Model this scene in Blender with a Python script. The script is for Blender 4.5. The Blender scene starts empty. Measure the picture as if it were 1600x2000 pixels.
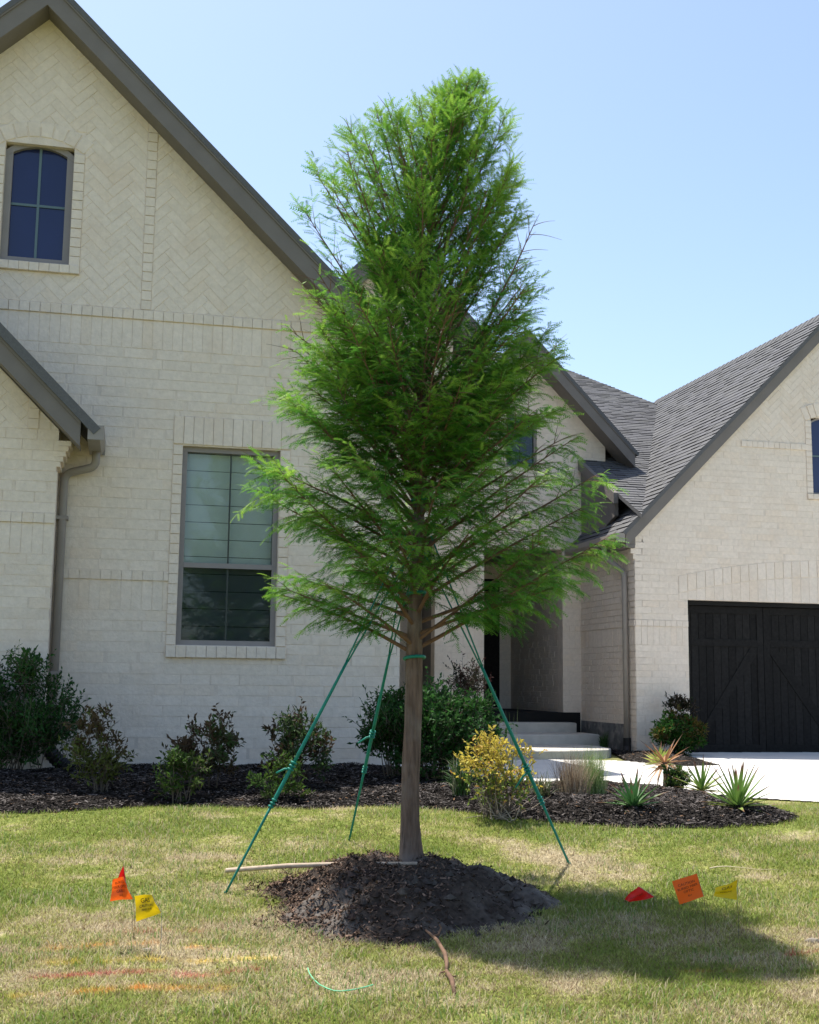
import bpy, math, random
import numpy as np
from mathutils import Vector, Matrix
R = math.radians
rnd = random.Random(7); rng = np.random.default_rng(7)
S = bpy.context.scene
COL = S.collection

# ------------------------------------------------------------------ camera
F, TH, RO, CZ = 2400.0, R(8.0), 0.0118, 1.25
cd = bpy.data.cameras.new("camera"); cam = bpy.data.objects.new("camera", cd); COL.objects.link(cam)
cd.sensor_fit = 'HORIZONTAL'; cd.sensor_width = 36; cd.lens = 54; cd.clip_end = 3000; cd.clip_start = .05
cam.matrix_world = Matrix.Translation((0, 0, CZ)) @ Matrix.Rotation(R(90) + TH, 4, 'X') @ Matrix.Rotation(RO, 4, 'Z')
S.camera = cam
# ------------------------------------------------------------------ light
SUN = Vector((-.268, .30, 1.0)).normalized()
w = bpy.data.worlds.new("World"); S.world = w; w.use_nodes = True
nt = w.node_tree; bg = nt.nodes['Background']
sk = nt.nodes.new('ShaderNodeTexSky'); sk.sky_type = 'NISHITA'; sk.sun_disc = False
sk.sun_elevation = math.asin(SUN.z); sk.sun_rotation = math.atan2(SUN.x, SUN.y)
sk.altitude = 200; sk.air_density = 1.0; sk.dust_density = 1.6; sk.ozone_density = 1.0
nt.links.new(sk.outputs[0], bg.inputs[0]); bg.inputs[1].default_value = .14
sl = bpy.data.lights.new("sun", 'SUN'); sl.energy = 5.0; sl.angle = R(.6); sl.color = (1, .95, .86)
so = bpy.data.objects.new("sun", sl); COL.objects.link(so)
so.rotation_euler = SUN.to_track_quat('Z', 'Y').to_euler()
vs = S.view_settings; vs.view_transform = 'Standard'; vs.look = 'None'; vs.exposure = .78; vs.gamma = 1
try: vs.use_curve_mapping = False
except Exception: pass

# ------------------------------------------------------------------ space helpers
A = R(13.0)
U = Vector((math.cos(A), math.sin(A), 0)); N = Vector((-math.sin(A), math.cos(A), 0))
O = Vector((-.0737, 11.2, 0))
def ray(px, py):
    x = (px - 800) / F; y = -(py - 1000) / F
    c, s = math.cos(RO), math.sin(RO)
    lx = c * x - s * y; ly = s * x + c * y
    return Vector((lx, math.cos(TH) - ly * math.sin(TH), math.sin(TH) + ly * math.cos(TH)))
def at(px, py, Y):
    r = ray(px, py); return r * (Y / r.y) + Vector((0, 0, CZ))
def sst(x, a, b):
    t = np.clip((np.asarray(x, float) - a) / (b - a), 0, 1); return t * t * (3 - 2 * t)
def vnoise(x, y, seed=0):
    x = np.asarray(x, float); y = np.asarray(y, float)
    xi = np.floor(x).astype(np.int64); yi = np.floor(y).astype(np.int64); fx = x - xi; fy = y - yi
    def h(a, b):
        n = (a * 374761393 + b * 668265263 + seed * 974711) & 0x7fffffff
        n = ((n ^ (n >> 13)) * 1274126177) & 0x7fffffff
        return ((n ^ (n >> 16)) & 0xffff) / 65535.0
    sx = fx * fx * (3 - 2 * fx); sy = fy * fy * (3 - 2 * fy)
    a = h(xi, yi) * (1 - sx) + h(xi + 1, yi) * sx; b = h(xi, yi + 1) * (1 - sx) + h(xi + 1, yi + 1) * sx
    return a * (1 - sy) + b * sy
def fbm(x, y, seed=0, o=4):
    s = 0; a = .5; t = 0
    for k in range(o):
        s = s + a * vnoise(x * 2 ** k, y * 2 ** k, seed + k); t += a; a *= .5
    return s / t
MC = (-.01, 5.92)
def mound(x, y):
    x = np.asarray(x, float); y = np.asarray(y, float)
    ang = np.arctan2(y - MC[1], x - MC[0])
    rr = 1 + .10 * np.sin(3 * ang + 1) + .05 * np.sin(7 * ang) + .04 * np.sin(13 * ang + 2)
    d = np.sqrt(((x - MC[0]) / .64) ** 2 + ((y - MC[1]) / .68) ** 2) / rr
    return d
def T(x, y):
    x = np.asarray(x, float); y = np.asarray(y, float)
    dx = x - O.x; dy = y - O.y
    u = dx * U.x + dy * U.y
    f = .146 + .05 * (np.clip(y, 2, 6) - 4) + .118 * (np.clip(y, 6, 7.8) - 6)
    left = f + .045 * sst(y, 7.8, 10.2); right = f - .146 * sst(y, 7.7, 10.8) + .006 * (np.clip(y, 10, 40) - 10)
    k = sst(u, -.1, 1.1) * sst(y, 7.6, 9) + (y > 12.2) * (1 - sst(u, -.1, 1.1) * sst(y, 7.6, 9)); k = np.clip(k, 0, 1)
    z = left * (1 - k) + right * k
    z = z + .012 * (fbm(x * 1.3, y * 1.3, 5, 3) - .5)
    return z
def Tm(x, y):
    d = mound(x, y); h = .14 * (1 - sst(d, .45, 1.02))
    x = np.asarray(x, float); y = np.asarray(y, float)
    return T(x, y) + h + (d < 1.05) * (.085 * (fbm(x * 8, y * 8, 11, 4) - .5) + .02 * (fbm(x * 35, y * 35, 3, 2) - .5)) * np.clip((1.1 - d) * 5, 0, 1)
def gnd(px, py, f=T):
    r = ray(px, py); C = Vector((0, 0, CZ)); lo, hi = .5, 60
    for _ in range(40):
        m = (lo + hi) / 2; p = C + r * m
        if p.z > float(f(p.x, p.y)): lo = m
        else: hi = m
    return C + r * lo

# ------------------------------------------------------------------ materials
def mat(name, col=(.5, .5, .5), rough=.8, attr=False, noise=0, nscale=20, bump=0, bscale=80, trans=0, spec=.3, metal=0, stain=None, bdist=.005, stretch=None):
    m = bpy.data.materials.new(name); m.use_nodes = True; n = m.node_tree; L = n.links
    strv = None
    b = n.nodes['Principled BSDF']; out = n.nodes['Material Output']
    b.inputs['Roughness'].default_value = rough; b.inputs['Specular IOR Level'].default_value = spec; b.inputs['Metallic'].default_value = metal
    rgb = n.nodes.new('ShaderNodeRGB'); rgb.outputs[0].default_value = (*col, 1); cur = rgb.outputs[0]
    geo = n.nodes.new('ShaderNodeNewGeometry')
    def mix(mode, a, bb, fac=1.0, facs=None):
        x = n.nodes.new('ShaderNodeMix'); x.data_type = 'RGBA'; x.blend_type = mode
        x.inputs[0].default_value = fac
        if facs is not None: L.new(facs, x.inputs[0])
        L.new(a, x.inputs[6])
        if isinstance(bb, tuple): x.inputs[7].default_value = (*bb, 1)
        else: L.new(bb, x.inputs[7])
        return x.outputs[2]
    if attr:
        at_ = n.nodes.new('ShaderNodeAttribute'); at_.attribute_name = 'col'; cur = mix('MULTIPLY', cur, at_.outputs['Color'])
    def nz(scale, detail=5, vec=None):
        t = n.nodes.new('ShaderNodeTexNoise'); t.inputs['Scale'].default_value = scale; t.inputs['Detail'].default_value = detail
        L.new(vec or geo.outputs['Position'], t.inputs['Vector']); return t.outputs['Fac']
    if stretch:
        mp = n.nodes.new('ShaderNodeVectorMath'); mp.operation = 'MULTIPLY'; mp.inputs[1].default_value = (1, 1, stretch); L.new(geo.outputs['Position'], mp.inputs[0]); strv = mp.outputs[0]
    if noise:
        r = n.nodes.new('ShaderNodeMapRange'); r.inputs[1].default_value = .3; r.inputs[2].default_value = .7
        r.inputs[3].default_value = 1 - noise; r.inputs[4].default_value = 1 + noise
        L.new(nz(nscale, 5, strv), r.inputs[0]); v = n.nodes.new('ShaderNodeCombineColor')
        for i in range(3): L.new(r.outputs[0], v.inputs[i])
        cur = mix('MULTIPLY', cur, v.outputs[0])
    if stain:
        scol, sscale, s0, s1, amt = stain
        r = n.nodes.new('ShaderNodeMapRange'); r.inputs[1].default_value = s0; r.inputs[2].default_value = s1; r.inputs[4].default_value = amt
        L.new(nz(sscale, 8), r.inputs[0]); cur = mix('MIX', cur, scol, facs=r.outputs[0])
    L.new(cur, b.inputs['Base Color'])
    if bump:
        bp = n.nodes.new('ShaderNodeBump'); bp.inputs['Strength'].default_value = min(1, bump); bp.inputs['Distance'].default_value = bdist
        L.new(nz(bscale, 6, strv), bp.inputs['Height']); L.new(bp.outputs[0], b.inputs['Normal'])
    if trans:
        tr = n.nodes.new('ShaderNodeBsdfTranslucent'); L.new(cur, tr.inputs[0]); ms = n.nodes.new('ShaderNodeMixShader'); ms.inputs[0].default_value = trans
        L.new(b.outputs[0], ms.inputs[1]); L.new(tr.outputs[0], ms.inputs[2]); L.new(ms.outputs[0], out.inputs[0])
    return m
def glass_mat(name, tint, glossmix=.12, rough=.02):
    m = bpy.data.materials.new(name); m.use_nodes = True; n = m.node_tree; n.nodes.clear()
    o = n.nodes.new('ShaderNodeOutputMaterial'); t = n.nodes.new('ShaderNodeBsdfTransparent'); g = n.nodes.new('ShaderNodeBsdfGlossy'); x = n.nodes.new('ShaderNodeMixShader')
    lw = n.nodes.new('ShaderNodeFresnel'); lw.inputs[0].default_value = 1.42
    geo = n.nodes.new('ShaderNodeNewGeometry'); tx = n.nodes.new('ShaderNodeTexNoise'); tx.inputs['Scale'].default_value = 2.3
    bp = n.nodes.new('ShaderNodeBump'); bp.inputs['Strength'].default_value = .12; bp.inputs['Distance'].default_value = .02
    n.links.new(geo.outputs['Position'], tx.inputs['Vector']); n.links.new(tx.outputs['Fac'], bp.inputs['Height']); n.links.new(bp.outputs[0], g.inputs['Normal'])
    t.inputs[0].default_value = (*tint, 1); g.inputs['Roughness'].default_value = rough; g.inputs[0].default_value = (.9, .95, 1, 1)
    n.links.new(lw.outputs[0], x.inputs[0]); n.links.new(t.outputs[0], x.inputs[1]); n.links.new(g.outputs[0], x.inputs[2]); n.links.new(x.outputs[0], o.inputs[0])
    return m
M = {}
M['brick'] = mat('painted_brick', (.78, .68, .575), .9, attr=True, noise=.06, nscale=22, bump=1.0, bscale=38, spec=.1, stain=((.66, .50, .36), 2.4, .52, .80, .38))
M['mortar'] = mat('mortar', (.73, .63, .53), .95, noise=.10, nscale=9, bump=.8, bscale=70, spec=.1)
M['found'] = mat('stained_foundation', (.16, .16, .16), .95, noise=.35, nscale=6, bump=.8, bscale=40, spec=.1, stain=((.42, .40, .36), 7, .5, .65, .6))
M['trim'] = mat('taupe_trim', (.185, .165, .15), .7, noise=.07, nscale=5, bump=.25, bscale=30)
M['trimlight'] = mat('taupe_gutter', (.30, .27, .245), .5, noise=.06, nscale=6)
M['shingle'] = mat('asphalt_shingle', (.128, .128, .131), .95, attr=True, noise=.12, nscale=60, bump=.5, bscale=160, spec=.15)
M['deck'] = mat('roof_underlay', (.02, .02, .024), .95)
M['door'] = mat('dark_stained_wood', (.0165, .0155, .015), .8, spec=.12, attr=True, noise=.3, nscale=25, bump=.5, bscale=60)
M['frame'] = mat('window_frame', (.27, .245, .235), .5, noise=.04, nscale=12)
M['muntin'] = mat('window_muntin', (.12, .18, .20), .5)
M['muntindark'] = mat('window_muntin_dark', (.05, .06, .055), .5)
M['glass'] = glass_mat('window_glass', (.84, .885, .875))
M['screen'] = glass_mat('window_screen_glass', (.50, .54, .55))
M['blue'] = mat('blue_tinted_glass', (.012, .020, .085), .08, spec=.55, noise=.12, nscale=2)
M['blind'] = mat('window_blind', (.84, .83, .81), .7, noise=.04, nscale=8)
M['dark'] = mat('dark_interior', (.012, .012, .012), .9)
M['concrete'] = mat('concrete', (.62, .60, .56), .9, noise=.06, nscale=4, bump=.4, bscale=120, spec=.2, stain=((.40, .38, .34), 1.4, .58, .8, .5))
M['step'] = mat('step_concrete', (.52, .485, .43), .9, noise=.10, nscale=7, bump=.5, bscale=90, spec=.2)
M['grass'] = mat('grass_blades', (1, 1, 1), .7, attr=True, trans=.3, spec=.25)
M['soil'] = mat('lawn_soil', (1, 1, 1), .95, attr=True, noise=.35, nscale=45, bump=1, bscale=120, spec=.1)
M['mulch'] = mat('mulch_base', (.020, .017, .015), .95, noise=.5, nscale=40, bump=1, bscale=60, spec=.1)
M['chip'] = mat('mulch_chips', (1, 1, 1), .95, attr=True, noise=.2, nscale=40, spec=.05)
M['mound'] = mat('dug_soil', (1, 1, 1), .95, attr=True, noise=.35, nscale=30, bump=1, bscale=70, spec=.1)
M['bark'] = mat('tree_bark', (.15, .105, .082), .95, noise=.42, nscale=55, bump=1, bscale=75, spec=.1, stain=((.23, .19, .165), 6, .45, .7, .8), bdist=.02, stretch=.12)
M['twig'] = mat('brown_twig', (.15, .088, .055), .9, noise=.2, nscale=30)
M['paletwig'] = mat('pale_twig', (.34, .28, .22), .9, noise=.2, nscale=30)
M['greytwig'] = mat('grey_twig', (.13, .105, .08), .9, noise=.2, nscale=30)
M['leaf'] = mat('leaf', (1, 1, 1), .55, attr=True, trans=.42, spec=.14)
M['leafstiff'] = mat('stiff_leaf', (1, 1, 1), .45, attr=True, trans=.2, spec=.25)
M['strap'] = mat('green_strap', (.008, .19, .14), .45, noise=.15, nscale=60, bump=.4, bscale=200)
M['lime'] = mat('pale_green_wire', (.18, .55, .30), .4)
M['pole'] = mat('weathered_pole', (.42, .33, .25), .8, noise=.25, nscale=25)
M['straw'] = mat('straw', (.62, .52, .33), .8)
M['black'] = mat('black_plastic', (.015, .015, .016), .5)
M['wire'] = mat('flag_wire', (.25, .24, .22), .4, metal=.8)
M['red'] = mat('red_flag_vinyl', (.62, .012, .012), .35, trans=.35)
M['orange'] = mat('orange_flag_vinyl', (.85, .13, .015), .35, trans=.35)
M['yellow'] = mat('yellow_flag_vinyl', (.70, .50, .008), .35, trans=.35)
M['ink'] = mat('flag_ink', (.10, .02, .01), .6)
M['inkd'] = mat('flag_ink_dark', (.06, .045, .01), .6)
M['stone'] = mat('stone', (.22, .19, .15), .9, noise=.25, nscale=20, bump=1, bscale=50)

# ------------------------------------------------------------------ object helpers
def obj(name, me, parent=None, loc=None, m=None):
    o = bpy.data.objects.new(name, me); COL.objects.link(o)
    if parent: o.parent = parent
    if loc is not None: o.location = loc
    if m and not me.materials: me.materials.append(m)
    return o
def tag(o, label, cat, group=None, kind=None):
    o['label'] = label; o['category'] = cat
    if group: o['group'] = group
    if kind: o['kind'] = kind
    return o
def thing(name, label, cat, loc=(0, 0, 0), rz=0, group=None):
    o = bpy.data.objects.new(name, None); COL.objects.link(o); o.location = loc; o.rotation_euler = (0, 0, rz)
    o.empty_display_size = .1
    return tag(o, label, cat, group)
def stuff(o): o['kind'] = 'stuff'; return o
def npmesh(name, V, Fc, m, cols=None, smooth=False):
    """V (n,3); Fc (k, 3|4) constant-size faces; cols (n,3)"""
    me = bpy.data.meshes.new(name); V = np.asarray(V, np.float32); Fc = np.asarray(Fc, np.int32); k, s = Fc.shape
    me.vertices.add(len(V)); me.vertices.foreach_set('co', V.ravel())
    me.loops.add(k * s); me.loops.foreach_set('vertex_index', Fc.ravel())
    me.polygons.add(k); me.polygons.foreach_set('loop_start', np.arange(0, k * s, s, dtype=np.int32)); me.polygons.foreach_set('loop_total', np.full(k, s, np.int32))
    if smooth: me.polygons.foreach_set('use_smooth', np.ones(k, bool))
    if cols is not None:
        a = me.color_attributes.new('col', 'FLOAT_COLOR', 'POINT'); c = np.ones((len(V), 4), np.float32); c[:, :3] = cols; a.data.foreach_set('color', c.ravel())
    me.materials.append(m); me.update(); me.validate(); return me
class Bag:
    def __init__(s): s.v = []; s.f = []; s.c = []
    def add(s, vs_, fs, col=(1, 1, 1)):
        b = len(s.v); s.v += [tuple(x) for x in vs_]; s.f += [tuple(i + b for i in f) for f in fs]; s.c += [col] * len(vs_)
    def box(s, x0, y0, z0, x1, y1, z1, col=(1, 1, 1)):
        s.add([(x0, y0, z0), (x1, y0, z0), (x1, y1, z0), (x0, y1, z0), (x0, y0, z1), (x1, y0, z1), (x1, y1, z1), (x0, y1, z1)],
              [(3, 2, 1, 0), (4, 5, 6, 7), (0, 1, 5, 4), (1, 2, 6, 5), (2, 3, 7, 6), (3, 0, 4, 7)], col)
    def prism(s, poly, Mp, c0, c1, ch=.003, col=(1, 1, 1), back=False, edge=None):
        n = len(poly)
        if n < 3: return
        cx = sum(p[0] for p in poly) / n; cy = sum(p[1] for p in poly) / n
        ins = []
        for p in poly:
            d = math.hypot(cx - p[0], cy - p[1]) + 1e-9; k = min(.35, ch * 1.5 / d); ins.append((p[0] + (cx - p[0]) * k, p[1] + (cy - p[1]) * k))
        vs_ = [Mp(p[0], p[1], c0) for p in poly] + [Mp(p[0], p[1], c1 - ch) for p in poly] + [Mp(p[0], p[1], c1) for p in ins]
        fs = [(i, (i + 1) % n, n + (i + 1) % n, n + i) for i in range(n)] + [(n + i, n + (i + 1) % n, 2 * n + (i + 1) % n, 2 * n + i) for i in range(n)] + [tuple(range(2 * n, 3 * n))]
        if back: fs.append(tuple(range(n - 1, -1, -1)))
        s.add(vs_, fs, col)
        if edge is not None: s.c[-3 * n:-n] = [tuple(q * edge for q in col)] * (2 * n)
    def tube(s, pts, rads, seg=6, col=(1, 1, 1), cap=True):
        pts = [Vector(p) for p in pts]; n = len(pts)
        if not hasattr(rads, '__len__'): rads = [rads] * n
        vs_ = []; t0 = (pts[1] - pts[0]).normalized(); up = Vector((0, 0, 1)) if abs(t0.z) < .9 else Vector((1, 0, 0)); x = t0.cross(up).normalized()
        for i, p in enumerate(pts):
            t = (pts[min(i + 1, n - 1)] - pts[max(i - 1, 0)]).normalized(); x = (x - t * x.dot(t)).normalized(); y = t.cross(x)
            for k in range(seg):
                a = 2 * math.pi * k / seg; vs_.append(p + (x * math.cos(a) + y * math.sin(a)) * rads[i])
        fs = [(i * seg + k, i * seg + (k + 1) % seg, (i + 1) * seg + (k + 1) % seg, (i + 1) * seg + k) for i in range(n - 1) for k in range(seg)]
        if cap: fs += [tuple(range(seg - 1, -1, -1)), tuple((n - 1) * seg + k for k in range(seg))]
        s.add(vs_, fs, col)
    def mesh(s, name, m, smooth=False):
        me = bpy.data.meshes.new(name); me.from_pydata(s.v, [], s.f); me.materials.append(m)
        a = me.color_attributes.new('col', 'FLOAT_COLOR', 'POINT'); c = np.ones((len(s.v), 4), np.float32)
        if s.v: c[:, :3] = np.array(s.c); a.data.foreach_set('color', c.ravel())
        if smooth: me.polygons.foreach_set('use_smooth', np.ones(len(me.polygons), bool))
        me.update(); return me
    def obj(s, name, m, parent=None, smooth=False): return obj(name, s.mesh(name, m, smooth), parent)
def clip(poly, a, b, c):
    """keep a*x+b*y<=c"""
    out = []; n = len(poly)
    for i in range(n):
        p, q = poly[i], poly[(i + 1) % n]; dp = a * p[0] + b * p[1] - c; dq = a * q[0] + b * q[1] - c
        if dp <= 0: out.append(p)
        if dp * dq < 0: t = dp / (dp - dq); out.append((p[0] + t * (q[0] - p[0]), p[1] + t * (q[1] - p[1])))
    return out
def area(p): return abs(sum(p[i][0] * p[(i + 1) % len(p)][1] - p[(i + 1) % len(p)][0] * p[i][1] for i in range(len(p)))) / 2 if len(p) > 2 else 0
def subtract(polys, h):
    u0, z0, u1, z1 = h; out = []
    for p in polys:
        us = [q[0] for q in p]; zs = [q[1] for q in p]
        if max(us) <= u0 or min(us) >= u1 or max(zs) <= z0 or min(zs) >= z1: out.append(p); continue
        mid = clip(clip(p, 1, 0, u1), -1, 0, -u0)
        for q in (clip(p, 1, 0, u0), clip(p, -1, 0, -u1), clip(mid, 0, 1, z0), clip(mid, 0, -1, -z1)):
            if area(q) > 1e-5: out.append(q)
    return out
def conv(poly, hps):
    for h in hps:
        poly = clip(poly, *h)
        if len(poly) < 3: return []
    return poly
def rect(u0, z0, u1, z1): return [(u0, z0), (u1, z0), (u1, z1), (u0, z1)]
def inpoly(x, y, P):
    x = np.asarray(x); y = np.asarray(y); r = np.zeros(x.shape, bool); n = len(P)
    for i in range(n):
        x1, y1 = P[i][:2]; x2, y2 = P[(i + 1) % n][:2]
        if y1 == y2: continue
        c = ((y1 > y) != (y2 > y)) & (x < (x2 - x1) * (y - y1) / (y2 - y1) + x1); r ^= c
    return r

# ------------------------------------------------------------------ layout polygons on the ground (world x,y)
def hw(u, v): p = O + U * u + N * v; return (p.x, p.y)
def gp(px, py): p = gnd(px, py); return (p.x, p.y)
edge_front = [hw(-9, -1.0), gp(-60, 1590), gp(60, 1590), gp(200, 1582), gp(330, 1574), gp(450, 1578), gp(600, 1582), gp(700, 1576), gp(790, 1578), gp(870, 1584), gp(960, 1594), gp(1060, 1606), gp(1160, 1614), gp(1280, 1618), gp(1400, 1618), gp(1500, 1613), gp(1550, 1604)]
edge_back = [gp(1560, 1596), gp(1520, 1584), gp(1480, 1572), gp(1400, 1556), gp(1330, 1548), gp(1270, 1540), gp(1190, 1532), gp(1120, 1534), gp(1050, 1534), gp(980, 1532), gp(900, 1522), gp(815, 1514)]
BED = edge_front + edge_back + [hw(.15, 1.6), hw(.02, .02), hw(-3.0, .02), hw(-3.0, -.4), hw(-9, -.4)]
WALK = [hw(-.2, 2.6), gp(815, 1513), gp(900, 1521), gp(980, 1531), gp(1050, 1533), gp(1120, 1533), gp(1190, 1531), gp(1270, 1539), gp(1330, 1547), gp(1400, 1555), gp(1480, 1562), gp(1600, 1569), gp(1750, 1576), hw(9.5, -3.0), hw(12, -3.0), hw(12, 5.0), hw(5.12, 5.0), gp(1352, 1480), gp(1408, 1497), gp(1330, 1499), gp(1288, 1496), gp(1228, 1489), gp(1130, 1486), gp(1010, 1486), gp(900, 1488), gp(815, 1490)]
BED2 = [gp(1228, 1488), gp(1288, 1495), gp(1330, 1498), gp(1407, 1496.5), gp(1351, 1479.5), hw(5.12, 4.93), hw(4.43, 4.93), hw(4.43, 7), hw(4.1, 7), hw(4.2, 5.2), hw(3.95, 4.4)]

def edged(x, y, P):
    x = np.asarray(x, float); d = np.full(x.shape, 9.); n = len(P)
    for i in range(n):
        ax, ay = P[i][:2]; bx, by = P[(i + 1) % n][:2]; vx, vy = bx - ax, by - ay; t = np.clip(((x - ax) * vx + (y - ay) * vy) / (vx * vx + vy * vy + 1e-9), 0, 1)
        d = np.minimum(d, np.hypot(x - ax - t * vx, y - ay - t * vy))
    return d
def bedz(P, sd): return lambda x, y: T(x, y) + .006 + (.02 + .05 * fbm(x * 4, y * 4, sd, 3)) * sst(edged(x, y, P), 0, .3)
def sheet(poly, step, zf, nm, m, colf=None):
    P = np.array([p[:2] for p in poly]); x0, y0 = P.min(0); x1, y1 = P.max(0)
    xs = np.arange(x0 - step, x1 + 2 * step, step); ys = np.arange(y0 - step, y1 + 2 * step, step)
    X, Y = np.meshgrid(xs, ys); Z = zf(X, Y); nx, ny = len(xs), len(ys)
    cx = X[:-1, :-1] + step / 2; cy = Y[:-1, :-1] + step / 2; ins = inpoly(cx, cy, poly)
    j, i = np.nonzero(ins); idx = j * nx + i
    Fc = np.stack([idx, idx + 1, idx + nx + 1, idx + nx], 1)
    V = np.stack([X.ravel(), Y.ravel(), Z.ravel()], 1); used = np.unique(Fc); mp = -np.ones(len(V), int); mp[used] = np.arange(len(used))
    V = V[used]; Fc = mp[Fc]
    return npmesh(nm, V, Fc, m, colf(V[:, 0], V[:, 1]) if colf else None, True)

# paint strokes sprayed on the lawn
def stroke(pts): return [gp(x, y) for x, y in pts]
PAINT = [((.50, .09, .10), .024, stroke([(64, 1912), (188, 1904), (262, 1900), (319, 1902), (400, 1908), (440, 1903), (500, 1896)]), .62),
         ((.85, .36, .06), .028, stroke([(38, 1947), (131, 1941), (262, 1930), (356, 1934), (455, 1934)]), .65),
         ((.78, .36, .06), .018, stroke([(67, 1859), (188, 1848), (262, 1844), (310, 1842)]), .6),
         ((.80, .28, .05), .016, stroke([(375, 1851), (425, 1856)]), .8),
         ((.72, .52, .06), .022, stroke([(86, 1881), (188, 1881), (281, 1874), (375, 1881), (487, 1872), (530, 1872)]), .55),
         ((.50, .09, .06), .014, stroke([(236, 1822), (281, 1822), (356, 1819), (390, 1822)]), .5),
         ((.50, .05, .06), .016, stroke([(1538, 1868), (1570, 1864), (1610, 1858)]), .7),
         ((.70, .34, .08), .020, stroke([(1330, 1899), (1430, 1898)]), .35)]
def paint(x, y, C):
    for col, wd, pts, amt in PAINT:
        d = np.full(x.shape, 9.)
        for (ax, ay), (bx, by) in zip(pts[:-1], pts[1:]):
            vx, vy = bx - ax, by - ay; t = np.clip(((x - ax) * vx + (y - ay) * vy) / (vx * vx + vy * vy + 1e-9), 0, 1)
            d = np.minimum(d, np.hypot(x - ax - t * vx, y - ay - t * vy))
        k = amt * np.exp(-(d / wd) ** 2) * np.clip((fbm(x * 16, y * 22, 31, 3) - .26) * 2.9, 0, 1.15)
        k = np.clip(k, 0, .9)[:, None]; C = C * (1 - k) + np.array(col) * k
    return C
def lawncol(x, y, r):
    g = fbm(x * 1.1 + 5, y * 1.5, 21, 4); g2 = fbm(x * 5, y * 7, 22, 3)
    k = np.clip((g - .47) * 3.4 + (g2 - .5) * 2.2 + (y - 5.7) * .17 + (r - .5) * 1.15 + .54, 0, 1)[:, None]
    green = np.array((.20, .255, .042)); straw = np.array((.50, .42, .27)); mid = np.array((.36, .36, .10))
    c = np.where(k < .5, straw * (1 - 2 * k) + mid * 2 * k, mid * (2 - 2 * k) + green * (2 * k - 1))
    return c
# ------------------------------------------------------------------ ground
def gcol(x, y):
    r = vnoise(x * 60, y * 60, 9); c = lawncol(x, y, r) * .6 + np.array((.10, .085, .055)) * .35
    return paint(x, y, c)
X0, X1, Y0, Y1 = -5.5, 7.5, 3.0, 11.4
st = .05
xs = np.arange(X0, X1, st); ys = np.arange(Y0, Y1, st); X, Y = np.meshgrid(xs, ys); Z = T(X, Y)
nx, ny = len(xs), len(ys); I = (np.arange(ny - 1)[:, None] * nx + np.arange(nx - 1)[None]).ravel()
V = np.stack([X.ravel(), Y.ravel(), Z.ravel()], 1)
me = npmesh('lawn_ground', V, np.stack([I, I + 1, I + nx + 1, I + nx], 1), M['soil'], gcol(V[:, 0], V[:, 1]), True)
obj('lawn_ground', me)['kind'] = 'structure'
xs = np.array([-900, -300, -100, -40, -20, -10] + list(np.arange(-8, 16, .6)) + [20, 40, 100, 300, 900.]); ys = np.array([-900, -300, -100, -40, -20, -10] + list(np.arange(-6, 26, .6)) + [40, 100, 300, 900.])
X, Y = np.meshgrid(xs, ys); Z = T(X, np.clip(Y, -5, 30)) - .03; nx, ny = len(xs), len(ys)
I = (np.arange(ny - 1)[:, None] * nx + np.arange(nx - 1)[None]).ravel(); V = np.stack([X.ravel(), Y.ravel(), Z.ravel()], 1)
me = npmesh('ground', V, np.stack([I, I + 1, I + nx + 1, I + nx], 1), M['soil'], np.tile((.17, .17, .07), (len(V), 1)), True)
obj('ground', me)['kind'] = 'structure'
o = obj('mulch_bed', sheet(BED, .04, bedz(BED, 41), 'mulch_bed', M['mulch'])); o['kind'] = 'structure'
o = obj('garage_side_mulch_bed', sheet(BED2, .04, bedz(BED2, 42), 'garage_side_mulch_bed', M['mulch'])); o['kind'] = 'structure'
o = obj('concrete_driveway', sheet(WALK, .07, lambda x, y: T(x, y) + .014, 'concrete_driveway', M['concrete'])); o['kind'] = 'structure'

# mulch chips
def flakes(x, y, zf, lmin, lmax, wd, colfn, seed, tilt=.35, zoff=.012):
    g = np.random.default_rng(seed); n = len(x); z = zf(x, y) + zoff + g.random(n) * .015
    a = g.random(n) * 2 * np.pi; L = lmin + (lmax - lmin) * g.random(n) ** 2; W = wd * (.5 + g.random(n)); tl = (g.random(n) - .5) * 2 * tilt
    d = np.stack([np.cos(a) * np.cos(tl), np.sin(a) * np.cos(tl), np.sin(tl)], 1); rl = (g.random(n) - .5) * 1.2
    s = np.stack([-np.sin(a) * np.cos(rl), np.cos(a) * np.cos(rl), np.sin(rl)], 1); P = np.stack([x, y, z], 1)
    hl = (d * L[:, None] / 2); hs = s * W[:, None] / 2
    V = np.stack([P - hl - hs * .5, P + hl - hs * .6, P + hl * .9 + hs, P - hl * .9 + hs * .8], 1).reshape(-1, 3)
    C = np.repeat(colfn(g, n, x, y), 4, 0); Fc = np.arange(4 * n).reshape(n, 4); return V, Fc, C
def scatter(poly, n, seed):
    g = np.random.default_rng(seed); P = np.array([p[:2] for p in poly]); a = P.min(0); b = P.max(0); a[0] = max(a[0], -4.6)
    X = g.random((n, 2)) * (b - a) + a; k = inpoly(X[:, 0], X[:, 1], poly); return X[k, 0], X[k, 1]
def chipcol(g, n, x, y):
    k = g.random(n) ** 3.2; c = np.array((.012, .010, .009)) * (1 - k[:, None]) + np.array((.17, .15, .14)) * k[:, None]
    br = g.random(n) < .015; c[br] = (.20, .12, .07); return c
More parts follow.
